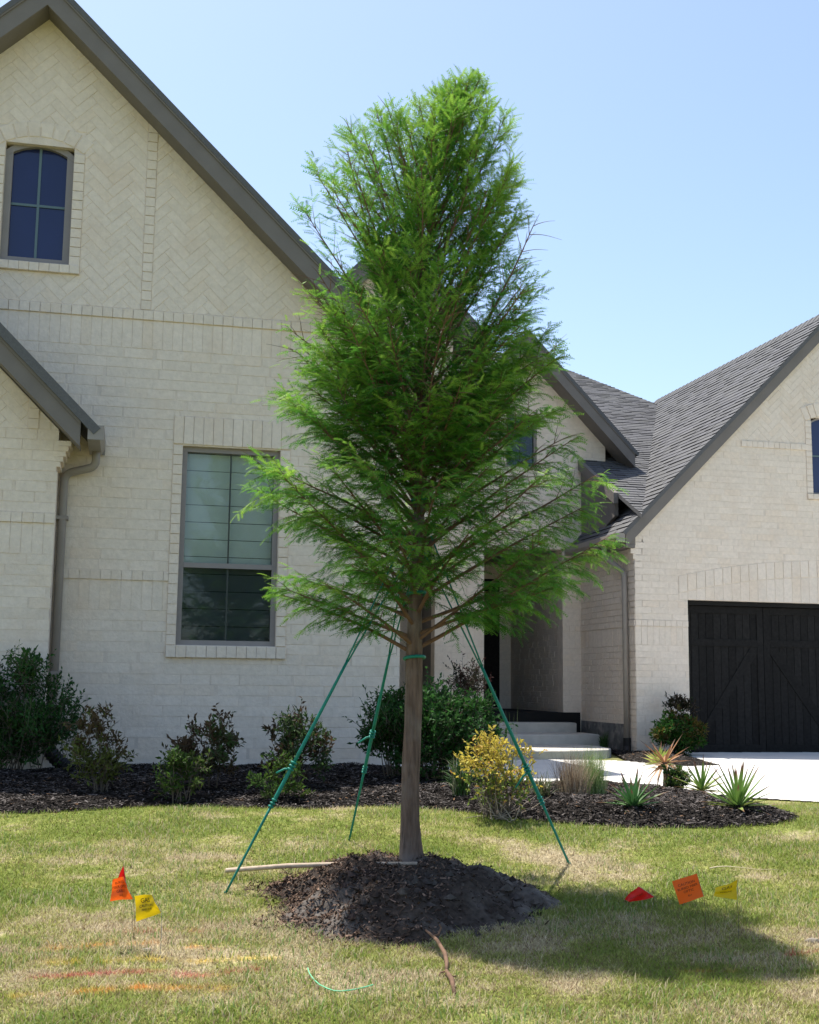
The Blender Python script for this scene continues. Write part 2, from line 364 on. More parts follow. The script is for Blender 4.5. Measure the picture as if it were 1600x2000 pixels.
for pl, n, nm in ((BED, 260000, 'mulch_chips'), (BED2, 9000, 'mulch_chips')):
    x, y = scatter(pl, n, 51); V, Fc, C = flakes(x, y, bedz(pl, 41 if pl is BED else 42), .012, .060, .008, chipcol, 52, zoff=.0)
    o = obj(nm, npmesh(nm, V, Fc, M['chip'], C)); tag(o, 'shredded dark brown mulch chips scattered over the planting bed' if pl is BED else 'dark mulch chips in the small bed beside the garage corner', 'mulch', kind='stuff')

# ------------------------------------------------------------------ mound
def build_mound():
    t = thing('soil_mound', 'heap of freshly dug dark soil and bark mulch round the young tree trunk', 'soil mound', (MC[0], MC[1], float(T(*MC))))
    na, nr = 240, 90; a = np.linspace(0, 2 * np.pi, na, endpoint=False); r = np.linspace(0, 1.1, nr) ** .8
    Aa, Rr = np.meshgrid(a, r); k = 1 + .10 * np.sin(3 * Aa + 1) + .05 * np.sin(7 * Aa) + .04 * np.sin(13 * Aa + 2)
    X = MC[0] + np.cos(Aa) * Rr * .64 * k; Y = MC[1] + np.sin(Aa) * Rr * .68 * k; Z = Tm(X, Y) + .006 - .03 * sst(Rr, 1.0, 1.1)
    V = np.stack([X.ravel() - MC[0], Y.ravel() - MC[1], Z.ravel() - t.location.z], 1)
    j, i = np.meshgrid(np.arange(nr - 1), np.arange(na), indexing='ij'); i2 = (i + 1) % na
    Fc = np.stack([j * na + i, (j + 1) * na + i, (j + 1) * na + i2, j * na + i2], -1).reshape(-1, 4)
    x = X.ravel(); y = Y.ravel(); k = sst(fbm(x * 3.2 + 3, y * 3.2, 61, 3) + .28 * (x - .15), .48, .75)[:, None]
    C = np.array((.048, .037, .030)) * (1 - k) + np.array((.125, .11, .097)) * k
    obj('soil', npmesh('soil', V, Fc, M['mound'], C, True), t)
    g = np.random.default_rng(63); n = 52000; x = MC[0] + (g.random(n) - .5) * 2.1; y = MC[1] + (g.random(n) - .5) * 2.3; d = mound(x, y)
    keep = (d < 1.16) & (g.random(n) < np.clip(.50 - .9 * (x + .05), .10, 1)) & ((d < 1.0) | (g.random(n) < .3)); x, y = x[keep], y[keep]
    def cc(g, n, x, y):
        k = g.random(n)[:, None] ** 1.8; c = np.array((.03, .02, .015)) * (1 - k) + np.array((.22, .145, .105)) * k
        gr = (x > .2); c[gr] = c[gr] * .5 + c[gr].mean(1, keepdims=True) * .2; return c
    V, Fc, C = flakes(x, y, Tm, .008, .036, .009, cc, 64, .8, .004); V = V - np.array(t.location)
    stuff(obj('bark_chips', npmesh('bark_chips', V, Fc, M['chip'], C), t))
    b = Bag()
    for q in range(900):                                   # clods
        a = rnd.random() * 6.28; rr = rnd.random() ** .5 * 1.0; x = MC[0] + math.cos(a) * rr * .64; y = MC[1] + math.sin(a) * rr * .68; s = .006 + .022 * rnd.random() ** 2.5
        z = float(Tm(x, y)); vv = []
        for (sx, sy, sz) in ((1, 0, 0), (0, 1, 0), (-1, 0, 0), (0, -1, 0), (0, 0, 1), (0, 0, -1)):
            k = s * rnd.uniform(.7, 1.4); vv.append((x + sx * k - MC[0] + rnd.uniform(-.3, .3) * s, y + sy * k - MC[1] + rnd.uniform(-.3, .3) * s, z + sz * k * .8 - t.location.z))
        c = rnd.choice([(.04, .03, .025), (.06, .05, .045), (.08, .068, .058) if x > -.1 else (.05, .035, .03)])
        b.add(vv, [(0, 1, 4), (1, 2, 4), (2, 3, 4), (3, 0, 4), (1, 0, 5), (2, 1, 5), (3, 2, 5), (0, 3, 5)], c)
    stuff(b.obj('soil_clods', M['mound'], t))
build_mound()

# ------------------------------------------------------------------ grass
def build_grass():
    n = 1350000; g = np.random.default_rng(71)
    y = 3.7 + (10.2 - 3.7) * g.random(n) ** 1.35; x = (g.random(n) * 2 - 1) * (.36 * y + .8)
    k = ~inpoly(x, y, BED) & ~inpoly(x, y, WALK) & (mound(x, y) > .99 + .08 * (g.random(n) - .5)) & (g.random(n) < (.42 + .58 * np.clip((8.5 - y) / 3.5, 0, 1)))
    dx = x - O.x; dy = y - O.y; k &= ~((dx * N.x + dy * N.y) > -.5)
    bare = fbm(x * 3.0, y * 3.5, 77, 3); k &= (g.random(n) < np.clip(1.5 - (bare - .5) * 3.2 - .3 * (6 - y).clip(0, 2), .30, 1))
    x, y = x[k], y[k]; n = len(x); z = T(x, y)
    r = g.random(n); C = lawncol(x, y, r) * (.70 + .55 * g.random((n, 1))); br_ = (g.random(n) < .08 + .10 * (y < 5.6))[:, None]; C = paint(x, y, np.where(br_, np.array((.22, .15, .09)), C))
    a = g.random(n) * 2 * np.pi; h = (.007 + .017 * g.random(n) ** 1.8) * (.75 + .6 * fbm(x * 2, y * 2, 78, 2)) * (1 + .10 * (y - 5)); ln = .3 + 1.4 * g.random(n); wd = .0013 + .0017 * g.random(n) * (1 + .1 * (y - 5))
    lie = g.random(n) < .25; ln[lie] = 2.5; b = a + np.pi / 2 + (g.random(n) - .5)
    P = np.stack([x, y, z - .002], 1); D = np.stack([np.cos(a) * ln * h, np.sin(a) * ln * h, np.where(lie, .35, 1) * h], 1); Sd = np.stack([np.cos(b) * wd, np.sin(b) * wd, 0 * b], 1)
    V = np.stack([P - Sd, P + Sd, P + D], 1).reshape(-1, 3); Fc = np.arange(3 * n).reshape(n, 3)
    o = obj('lawn_grass', npmesh('lawn_grass', V, Fc, M['grass'], np.repeat(C, 3, 0)))
    tag(o, 'short patchy green and straw coloured turf across the sloping front lawn', 'grass', kind='stuff')
    # taller tufts and longer pale dead blades
    n = 60000; y = 3.8 + 5.0 * g.random(n); x = (g.random(n) * 2 - 1) * (.36 * y + .6)
    nz_ = fbm(x * 2.2, y * 2.2, 80, 3); k = ~inpoly(x, y, BED) & ~inpoly(x, y, WALK) & (mound(x, y) > 1.0) & (nz_ > .44 + .12 * g.random(n)); x, y = x[k], y[k]; n = len(x)
    a = g.random(n) * 2 * np.pi; h = .018 + .022 * g.random(n); wd = .0013 + .001 * g.random(n); P = np.stack([x, y, T(x, y)], 1)
    D1 = np.stack([np.cos(a) * h * .3, np.sin(a) * h * .3, h * .7], 1); D2 = np.stack([np.cos(a) * h * .9, np.sin(a) * h * .9, h * .9], 1); b = a + np.pi / 2; Sd = np.stack([np.cos(b) * wd, np.sin(b) * wd, 0 * b], 1)
    V = np.stack([P - Sd, P + Sd, P + D1 + Sd * .7, P + D1 - Sd * .7, P + D2 + Sd * .1, P + D2 - Sd * .1], 1).reshape(-1, 3); B = np.arange(n)[:, None] * 6
    Fc = np.concatenate([B + np.array([0, 1, 2, 3]), B + np.array([3, 2, 4, 5])]); st_ = g.random(n)[:, None]
    C = np.where(st_ < .45, np.array((.40, .34, .20)), np.array((.14, .22, .05))); C = paint(x, y, C)
    o = obj('lawn_tufts', npmesh('lawn_tufts', V, Fc, M['grass'], np.repeat(C, 6, 0)))
    tag(o, 'longer loose grass tufts and dead straw blades standing in the lawn', 'grass', kind='stuff')
build_grass()

# ------------------------------------------------------------------ HOUSE (local frame u, v, z)
house = thing('brick_house', 'cream painted brick house with steep gables, dark shingle roofs and a black garage door', 'house', O, A)
FR = lambda v0: (lambda a, b, c: (a, v0 - c, b))
indiv = []      # individual brick candidates: (dist, parent, loc, dims, rot, variant)
VAR = []
for q in range(5):
    b = Bag(); tcol = [(1, 1, 1), (.985, .985, .98), (1.025, 1.025, 1.025), (1.0, .982, .955), (.972, .97, .965)][q]
    j = lambda: rnd.uniform(-.015, .015)
    b.prism([(-.5 + j() * .3, -.5 + j()), (.5 + j() * .3, -.5 + j()), (.5 + j() * .3, .5 + j()), (-.5 + j() * .3, .5 + j())], lambda a, bb, c: (a, -c, bb), 0, 1, .02, tcol)
    # chamfer is stretched with the scale, so shape it here: front ring pulled in
    VAR.append((b.mesh('brick', M['brick']), tcol))
camH = Vector(((Vector((0, 0, 0)) - O).dot(U), (Vector((0, 0, 0)) - O).dot(N), CZ))
def inview(u, v, z):
    p = O + U * u + N * v; y = p.y; fy = y * math.cos(TH) + (z - CZ) * math.sin(TH); ly = (-y * math.sin(TH) + (z - CZ) * math.cos(TH)) / fy; lx = p.x / fy
    return abs(lx) < .345 and abs(ly) < .43
WALL_CUR = [None]
def brick(bag, poly, Mp, holes, hps, proud=.0, canind=True, extra=0, ch=.002):
    ps = subtract_all([poly], holes, hps)
    dep = .0028 * JD[0] + proud + rnd.uniform(-.0010, .0016)
    q = rnd.choices(range(5), (5, 3, 3, 2, 2))[0]
    full = len(ps) == 1 and len(ps[0]) == 4 and abs(area(ps[0]) - area(poly)) < 1e-6 and len(poly) == 4 and abs(poly[0][1] - poly[1][1]) < 1e-6
    if full and canind:
        u = (poly[0][0] + poly[2][0]) / 2; z = (poly[0][1] + poly[2][1]) / 2; l = Mp(u, z, 0)
        if inview(*l):
            d = (Vector(l) - camH).length - .02 * (poly[2][0] - poly[0][0] > .2)
            indiv.append((d, WALL_CUR[0], l, (poly[2][0] - poly[0][0], dep, poly[2][1] - poly[0][1]), q, bag, poly, Mp)); return
    for p in ps:
        if area(p) > 6e-5: bag.prism(p, Mp, 0, dep, ch, VAR[q][1])
def subtract_all(ps, holes, hps):
    ps = [conv(p, hps) for p in ps]; ps = [p for p in ps if area(p) > 1e-5]
    for h in holes: ps = subtract(ps, h)
    return ps
H_, L_, G = .089, .25, .0055
JD = [1.0]
def running(bag, u0, u1, z0, z1, Mp, holes, hps, h=H_):
    k = 0; z = z0; n = max(1, round((z1 - z0) / h)); h = (z1 - z0) / n
    for k in range(n):
        z = z0 + k * h; u = u0 - (.0 if k % 2 else L_ / 2) - rnd.uniform(0, .03)
        while u < u1:
            a = max(u, u0); b_ = min(u + L_, u1)
            if b_ - a > .03: g1, g2, g3, g4 = (rnd.uniform(.0012, .0042) * JD[0] for _ in range(4)); brick(bag, rect(a + g1, z + g2, b_ - g3, z + h - g4), Mp, holes, hps)
            u = max(u, u) + L_ + rnd.choice((0, 0, 0, 0, -.05, .02)) + rnd.uniform(-.012, .012)
def soldier(bag, u0, u1, z0, z1, Mp, holes, hps, proud=0, wdt=.089):
    n = max(1, round((u1 - u0) / wdt)); wdt = (u1 - u0) / n
    for k in range(n): brick(bag, rect(u0 + k * wdt + rnd.uniform(.0008, .0022), z0 + G / 2, u0 + (k + 1) * wdt - rnd.uniform(.0008, .0022), z1 - G / 2), Mp, holes, hps, proud + rnd.uniform(-.001, .002))
def stack(bag, u0, u1, z0, z1, Mp, holes, hps, proud=0, h=.089):
    n = max(1, round((z1 - z0) / h)); h = (z1 - z0) / n
    for k in range(n): brick(bag, rect(u0 + G / 2, z0 + k * h + G / 2, u1 - G / 2, z0 + (k + 1) * h - G / 2), Mp, holes, hps, proud + rnd.uniform(-.001, .002))
def herring(bag, u0, u1, z0, z1, Mp, holes, hps):
    w_ = .0833; c = math.cos(R(45)); ox, oz = (u0 + u1) / 2, (z0 + z1) / 2; n = int(((u1 - u0) + (z1 - z0)) / w_) + 6
    for i in range(-n, n):
        for j in range(-n, n):
            k = (i - j) % 6
            if k == 0: p = rect(i * w_ + G / 2, j * w_ + G / 2, (i + 3) * w_ - G / 2, (j + 1) * w_ - G / 2)
            elif k == 5: p = rect(i * w_ + G / 2, j * w_ + G / 2, (i + 1) * w_ - G / 2, (j + 3) * w_ - G / 2)
            else: continue
            p = [(ox + (a - b) * c, oz + (a + b) * c) for a, b in p]
            m = (sum(q[0] for q in p) / 4, sum(q[1] for q in p) / 4)
            if not (u0 - .2 < m[0] < u1 + .2 and z0 - .2 < m[1] < z1 + .2): continue
            brick(bag, p, Mp, holes, [(1, 0, u1), (-1, 0, -u0), (0, 1, z1), (0, -1, -z0)] + hps, canind=False)
def backing(name, poly, holes, v0, thick=.22, Mp=None, hps=()):
    b = Bag(); Mp = Mp or FR(v0)
    for p in subtract_all([poly], holes, list(hps)): b.prism(p, Mp, -thick, 0, .0001, back=True)
    o = b.obj(name, M['mortar'], house); WALL_CUR[0] = o; return o

# --- main gable wall, v=0
S1 = .965
def zr(u): return 7.24 - S1 * abs(u + 3.34)
hpm = [(S1, 1, 7.24 - S1 * 3.34), (-S1, 1, 7.24 + S1 * 3.34)]
WIN = (-2.0, 1.57, -1.13, 3.335); UW = (-3.65, 4.90, -3.06, 5.945); UWc = 6.075
hm = [WIN, (UW[0], UW[1], UW[2], UW[3] + .0)]
fw = backing('front_wall', [(-7.6, .2), (0, .2), (0, 7.3), (-7.6, 7.3)], [WIN, (UW[0], UW[1], UW[2], 6.0)], 0, hps=hpm)
bg_ = Bag(); Mp = FR(0); ul = -4.7
surr = (-2.085, 1.46, -1.04, 3.60)
jl = -3.74; jr = -2.965
running(bg_, ul, 0, .32, 1.86, Mp, [surr], hpm)
soldier(bg_, ul, 0, 1.86, 2.12, Mp, [surr], hpm)
soldier(bg_, ul, 0, 2.12, 2.205, Mp, [surr], hpm, .012)
running(bg_, ul, 0, 2.205, 4.19, Mp, [surr], hpm)
soldier(bg_, ul, 0, 4.19, 4.455, Mp, [], hpm)
soldier(bg_, ul, 0, 4.455, 4.545, Mp, [], hpm, .014)
upsur = (jl, 4.82, jr, 6.16)
stack(bg_, -2.42, -2.33, 4.55, 6.4, Mp, [], hpm, .008)
strip = (-2.42, 4.545, -2.33, 7)
herring(bg_, ul, 0, 4.55, 7.3, Mp, [upsur, strip], hpm)
# lower window surround
stack(bg_, -2.085, -2.0, 1.57, 3.335, Mp, [], [], .010); stack(bg_, -1.13, -1.04, 1.57, 3.335, Mp, [], [], .010)
soldier(bg_, -2.085, -1.04, 3.345, 3.60, Mp, [], [], .010)
soldier(bg_, -2.085, -1.04, 1.46, 1.565, Mp, [], [], .034)
# upper window surround
stack(bg_, jl, UW[0], 4.90, 5.945, Mp, [], [], .010); stack(bg_, UW[2], jr, 4.90, 5.945, Mp, [], [], .010)
soldier(bg_, jl + .0, jr - .0, 4.82, 4.90, Mp, [], [], .034)
def arc_bricks(bag, uc, half, zs, rise, th, Mp, proud=.008, n=9, fill=None, hps=()):
    Rr = (half * half + rise * rise) / (2 * rise); zc = zs + rise - Rr; a0 = math.asin(half / Rr)
    for k in range(n):
        a = -a0 + 2 * a0 * k / n + .002; b_ = -a0 + 2 * a0 * (k + 1) / n - .002 - .008 / Rr
        p = [(uc + Rr * math.sin(a), zc + Rr * math.cos(a)), (uc + Rr * math.sin(b_), zc + Rr * math.cos(b_)), (uc + (Rr + th) * math.sin(b_), zc + (Rr + th) * math.cos(b_)), (uc + (Rr + th) * math.sin(a), zc + (Rr + th) * math.cos(a))]
        p = conv(p, list(hps))
        if len(p) > 2: bag.prism(p, Mp, 0, .004 + proud + rnd.uniform(0, .002), .0035, VAR[rnd.randrange(5)][1])
arc_bricks(bg_, -3.355, .385, 5.945, .13, .14, Mp, proud=.002, n=8, hps=[(0, -1, -5.94)])
bw = bg_

# --- bay gable at the far left, v=-.4
VB = -.40
SB = 1.0
hpb = [(SB, 1, 3.24 + SB * -2.97 + .02)]
by_ = backing('bay_wall', [(-7.6, .2), (-3.05, .2), (-3.05, 8), (-7.6, 8)], [], VB, .4, hps=hpb + [(-SB, 1, 3.24 + SB * (2.97 + 4.5))])
b2 = Bag(); Mb = FR(VB); uc = -3.04
running(b2, -4.7, uc, .32, 2.28, Mb, [], hpb); soldier(b2, -4.7, uc, 2.28, 2.54, Mb, [], hpb); soldier(b2, -4.7, uc, 2.54, 2.625, Mb, [], hpb, .014)
running(b2, -4.7, uc, 2.625, 3.33, Mb, [], hpb)
herring(b2, -4.7, -3.30, 3.33, 5, Mb, [], hpb); stack(b2, -3.30, -3.21, 3.33, 4.2, Mb, [], hpb, .006); running(b2, -3.21, uc, 3.33, 4.2, Mb, [], hpb)
for k in range(5):   # corbel steps under the eave
    z = 3.02 + k * .045; b2.box(uc - .03, VB - .004, z, uc + .018 + k * .020, VB + .34, z + .043, VAR[k % 5][1])

# --- garage gable wall, v=4.93
VG = 4.93; UG = 4.43; GC = 7.67
hpg = [(-1.02, 1, 3.35 - 1.02 * 4.46), (1.02, 1, 3.35 + 1.02 * (2 * GC - 4.46))]
DOOR = (5.22, .2, 10.12, 2.47); GW = (7.23, 4.06, 8.11, 5.14)
gw = backing('garage_wall', [(UG, .1), (10.91, .1), (10.91, 8), (UG, 8)], [DOOR, (GW[0], GW[1], GW[2], 5.2)], VG, hps=hpg)
b3 = Bag(); Mg = FR(VG); ur = 8.6
gs = (7.13, 3.98, 8.21, 5.42)
# arch over the door
AH, AS, AR = 2.60, 2.56, .30
def archz(u, z0):
    Rr = (AH * AH + AR * AR) / (2 * AR); zc = z0 + AR - Rr; return zc + math.sqrt(max(0, Rr * Rr - (u - GC) ** 2))
arcrects = [(GC - AH + i * .13, 2.47, GC - AH + (i + 1) * .13, archz(GC - AH + (i + .5) * .13, AS) + .245) for i in range(int((ur - GC + AH) / .13) + 1)]
running(b3, UG, ur, .25, 1.83, Mg, [DOOR], hpg)
soldier(b3, UG, DOOR[0], 1.83, 2.09, Mg, [], hpg); soldier(b3, UG, DOOR[0], 2.09, 2.175, Mg, [], hpg, .012)
running(b3, UG, ur, 2.175, 4.70, Mg, [DOOR, gs] + arcrects, hpg)
for i in range(28):
    u = GC - AH + .02 + i * .135
    if u > ur: break
    z1 = archz(u + .065, AS)
    if z1 > 2.50: b3.prism(rect(u, 2.475, u + .126, z1 - .012), Mg, 0, .004, .003, VAR[i % 5][1])
    za, zb = archz(u, AS), archz(u + .126, AS)
    b3.prism([(u, za), (u + .126, zb), (u + .126, zb + .235), (u, za + .235)], Mg, 0, .009, .0035, VAR[(i * 3) % 5][1])
soldier(b3, 6.1, GW[0] - .09, 4.70, 4.79, Mg, [], hpg, .014)
running(b3, UG, 6.1, 4.70, 4.79, Mg, [], hpg)
herring(b3, 4.6, ur, 4.79, 8, Mg, [gs], hpg)
stack(b3, gs[0], GW[0], 3.98, 5.14, Mg, [], [], .01); soldier(b3, gs[0], GW[2], 3.98, 4.06, Mg, [], [], .03)
arc_bricks(b3, GC, .53, 5.14, .12, .2, Mg, n=11, hps=[(0, -1, -5.14)])
for k in range(5):
    z = 3.02 + k * .075; b3.box(UG - .02 - k * .035, VG - .006, z, UG + .02, VG + .10, z + .07, VAR[k % 5][1])
# --- garage return wall facing the porch, u=4.43
rw = backing('garage_side_wall', [(-7.0, .1), (-VG - .0, .1), (-VG, 3.3), (-7.0, 3.3)], [], 0, .2, Mp=lambda a, b, c: (UG - c, -a, b))
b4 = Bag(); Mr = lambda a, b, c: (UG - c, -a, b)
JD[0] = 2.2
running(b4, -7.0, -VG, .25, 1.83, Mr, [], []); soldier(b4, -7.0, -VG, 1.83, 2.09, Mr, [], []); soldier(b4, -7.0, -VG, 2.09, 2.175, Mr, [], [], .010); running(b4, -7.0, -VG, 2.175, 3.3, Mr, [], [])
JD[0] = 1.5
# --- entry gable wall, v=7
VE = 7.0; EC = 3.47
hpe = [(1.03, 1, 6.47 + 1.03 * EC), (-1.03, 1, 6.47 - 1.03 * EC)]
OPN = (2.87, .2, 4.13, 3.35); EW = (3.22, 4.62, 3.72, 5.46)
ew = backing('entry_wall', [(2.1, .2), (4.86, .2), (4.86, 7), (2.1, 7)], [OPN, EW], VE, hps=hpe)
b5 = Bag(); Me_ = FR(VE)
running(b5, 2.1, 4.86, .3, 1.83, Me_, [OPN], hpe); soldier(b5, 2.1, 4.86, 1.83, 2.09, Me_, [OPN], hpe); soldier(b5, 2.1, 4.86, 2.09, 2.175, Me_, [OPN], hpe, .01)
running(b5, 2.1, 4.86, 2.175, 6.5, Me_, [(2.6, .2, 4.4, 3.62), EW], hpe); 
stack(b5, 2.6, 2.87, 2.175, 3.35, Me_, [], [], 0); stack(b5, 4.13, 4.4, 2.175, 3.35, Me_, [], [], 0); soldier(b5, 2.6, 4.4, 3.35, 3.61, Me_, [], [], .01)
# --- recessed wall between the main block and entry, and porch alcove
rc = backing('recessed_wall', [(-.6, .2), (2.1, .2), (2.1, 4.4), (-.6, 4.4)], [], 8.2)
b6 = Bag(); running(b6, .9, 2.1, .3, 4.4, FR(8.2), [], [])
al = backing('porch_back_wall', [(2.0, .2), (4.6, .2), (4.6, 3.5), (2.0, 3.5)], [(3.0, .88, 3.95, 3.1)], 9.7)
b7 = Bag(); running(b7, 3.95, 4.5, .9, 3.4, FR(9.7), [], [])
sw = backing('porch_side_wall', [(-9.7, .2), (-7.22, .2), (-7.22, 3.5), (-9.7, 3.5)], [], 0, .2, Mp=lambda a, b, c: (4.16 - c, -a, b))
b8 = Bag(); running(b8, -9.7, -7.22, .9, 3.4, lambda a, b, c: (4.16 - c, -a, b), [], [])
b9 = Bag(); b9.box(2.2, VE + .2, 3.36, 4.4, 9.8, 3.46); b9.box(2.2, VE + .2, .3, 2.3, 9.8, 3.36); b9.obj('porch_ceiling', M['trim'], house)
b9 = Bag(); b9.box(2.4, VE - .02, .3, 4.4, 9.8, .86); b9.obj('porch_floor', M['dark'], house)  # floor and riser coloured near-black to paint in the porch's deep shade
# main block and garage bodies behind the fronts, so no light leaks through
b9 = Bag(); b9.box(-7.6, .2, .1, -.01, 12, 3.9); b9.box(4.5, 5.15, .1, 10.9, 12, 3.2); b9.box(-.5, 9.95, .1, 4.4, 12.5, 4.6); b9.obj('house_body', M['mortar'], house)
# distribute the individual bricks
indiv.sort(key=lambda t: t[0])
for i, (d, par, l, dm, q, bag, poly, Mp) in enumerate(indiv):
    if i < 300:
        o = bpy.data.objects.new('brick', VAR[q][0]); COL.objects.link(o); o.parent = par
        if Mp is Mr: o.rotation_euler = (0, 0, -R(90))
        o.location = l; o.scale = (dm[0], dm[1], dm[2])
    else: bag.prism(poly, Mp, 0, dm[1], .002, VAR[q][1])
for bag, par in ((bw, fw), (b2, by_), (b3, gw), (b4, rw), (b5, ew), (b6, rc), (b7, al), (b8, sw)):
    stuff(bag.obj('brick_courses', M['brick'], par))
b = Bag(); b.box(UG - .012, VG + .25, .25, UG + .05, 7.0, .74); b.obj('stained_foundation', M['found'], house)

# --- roof trim: fascia + soffit along a sloped line
def rake(name, u0, z0, u1, z1, vw, over, lo=-.05, hi=.22, soff=True):
    b = Bag(); vf = vw - over
    b.add([(u0, vf, z0 + lo), (u1, vf, z1 + lo), (u1, vf, z1 + hi), (u0, vf, z0 + hi), (u0, vf + .03, z0 + lo), (u1, vf + .03, z1 + lo), (u1, vf + .03, z1 + hi), (u0, vf + .03, z0 + hi)],
          [(0, 1, 2, 3), (7, 6, 5, 4), (0, 4, 5, 1), (3, 2, 6, 7), (1, 5, 6, 2), (0, 3, 7, 4)])
    d = .16  # upper trim board, slightly proud
    b.add([(u0, vf - .014, z0 + hi - .075), (u1, vf - .014, z1 + hi - .075), (u1, vf - .014, z1 + hi), (u0, vf - .014, z0 + hi), (u0, vf, z0 + hi - .075), (u1, vf, z1 + hi - .075), (u1, vf, z1 + hi), (u0, vf, z0 + hi)],
          [(0, 1, 2, 3), (0, 4, 5, 1), (3, 2, 6, 7), (1, 5, 6, 2), (0, 3, 7, 4)])
    o = b.obj(name, M['trim'], house)
    if soff:
        s = Bag(); s.add([(u0, vf + .03, z0 + lo + .012), (u1, vf + .03, z1 + lo + .012), (u1, vw + .02, z1 + lo + .012), (u0, vw + .02, z0 + lo + .012), (u0, vf + .03, z0 + lo + .03), (u1, vf + .03, z1 + lo + .03), (u1, vw + .02, z1 + lo + .03), (u0, vw + .02, z0 + lo + .03)],
                         [(3, 2, 1, 0), (4, 5, 6, 7), (0, 1, 5, 4), (1, 2, 6, 5), (2, 3, 7, 6), (3, 0, 4, 7)])
        s.obj('soffit', M['trim'], o)
    return o
rake('rake_fascia', -3.34, 7.24, .42, 7.24 - S1 * 3.76, 0, .28)
rake('rake_fascia', -3.34, 7.24, -7.6, 7.24 - S1 * 4.26, 0, .28)
rake('rake_fascia', -5.4, 5.67, -2.86, 3.13, VB, .30, .02, .27)
rake('rake_fascia', GC, 3.35 + 1.02 * 3.21, UG - .15, 3.35 - 1.02 * .18, VG, .07, .0, .235, False)
b = Bag(); b.box(4.431 - .17, VG - .03, 3.17, 4.431 - .0, 6.98, 3.21); b.box(4.431 - .13, VG - .02, 3.21, 4.44, VG + .02, 3.36); b.obj('garage_soffit', M['trim'], house)
rake('rake_fascia', GC, 3.35 + 1.02 * 3.21, 11.2, 3.35 - 1.02 * .32, VG, .07, .0, .235, False)
rake('rake_fascia', EC, 6.47, 5.20, 6.47 - 1.03 * 1.73, VE, .38)
rake('rake_fascia', EC, 6.47, 1.74, 6.47 - 1.03 * 1.73, VE, .38)

# --- roofs
shing = []
def roof(name, org, ea, eb, poly, shingles=True, thick=.05, exp_=.115, clipview=True):
    """org + a*ea + b*eb ; ea along eave, eb up the slope; poly convex in (a,b), ccw"""
    org, ea, eb = Vector(org), Vector(ea).normalized(), Vector(eb).normalized(); nn = ea.cross(eb).normalized()
    if nn.z < 0: nn = -nn
    Mp = lambda a, b, c: tuple(org + ea * a + eb * b + nn * c)
    d = Bag(); d.prism(poly, Mp, -thick, 0, .0005, back=True); o = d.obj(name, M['shingle'], house)
    if not shingles: return o
    a0 = min(p[0] for p in poly); a1 = max(p[0] for p in poly); b0 = min(p[1] for p in poly); b1 = max(p[1] for p in poly)
    ar = 0; n = len(poly); hp = []
    sg = sum(poly[i][0] * poly[(i + 1) % n][1] - poly[(i + 1) % n][0] * poly[i][1] for i in range(n)) > 0
    for i in range(n):
        p, q = poly[i], poly[(i + 1) % n]; ex, ey = q[0] - p[0], q[1] - p[1]
        A_, B_ = (ey, -ex) if sg else (-ey, ex); hp.append((A_, B_, A_ * p[0] + B_ * p[1]))
    bag = Bag(); r = 0; b = b0
    while b < b1:
        a = a0 - rnd.random() * .3
        while a < a1:
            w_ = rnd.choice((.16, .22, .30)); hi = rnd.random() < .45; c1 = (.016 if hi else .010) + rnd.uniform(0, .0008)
            p = conv(rect(a + .002, b, a + w_ - .002, b + exp_ + .0), hp)
            if area(p) > 1e-4:
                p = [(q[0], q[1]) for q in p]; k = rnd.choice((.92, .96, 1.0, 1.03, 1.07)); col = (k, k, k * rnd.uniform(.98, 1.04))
                m = Mp(sum(q[0] for q in p) / len(p), sum(q[1] for q in p) / len(p), 0)
                bt = b + exp_; Mw = (lambda a, b_, c, bt=bt: Mp(a, b_, c * (.12 + .88 * (bt - b_) / exp_)))
                shing.append(((Vector(m) - camH).length if inview(*m) and area(p) > .02 else 99, o, bag, p, Mw, c1, (col, .42 if hi else .85)))  # thick tabs' edges darkened: asphalt core tone, plus painted shadow dashes
            a += w_
        b += exp_; r += 1
    bags.append((bag, o)); return o
bags = []
OV = .28 + .02
# main block roof (both slopes), shingle edge seen above the fascia
zt = 7.24 + .235
roof('roof', (.48, -OV, zt - S1 * 3.82), (0, 1, 0), (-1, 0, S1), [(0, 0), (11.5, 0), (11.5, 3.82 * math.hypot(1, S1)), (0, 3.82 * math.hypot(1, S1))], False)
roof('roof', (-7.6, -OV, zt - S1 * 4.26), (0, 1, 0), (1, 0, S1), [(0, 0), (11.5, 0), (11.5, 4.26 * math.hypot(1, S1)), (0, 4.26 * math.hypot(1, S1))], False)
# bay roof
roof('roof', (-2.70, VB - .34, 2.98 + .32), (0, 1, 0), (-1, 0, SB), [(0, 0), (.72, 0), (.72, 3.5), (0, 3.5)], False, .075)
# garage left slope: z = u + off
offg = 3.35 - 1.02 * 4.46 + .26
s2 = math.hypot(1, 1.02)
UE = UG - .20
roof('roof', (UE, VG - .09, offg + 1.02 * UE), (0, 1, 0), (1, 0, 1.02), [(0, 0), (2.2, 0), (6.4, (GC - UE) * s2), (0, (GC - UE) * s2)])
roof('roof', (2 * GC - UE, VG - .09, offg + 1.02 * UE), (0, 1, 0), (-1, 0, 1.02), [(0, 0), (7.5, 0), (7.5, (GC - UE) * s2), (0, (GC - UE) * s2)], False)
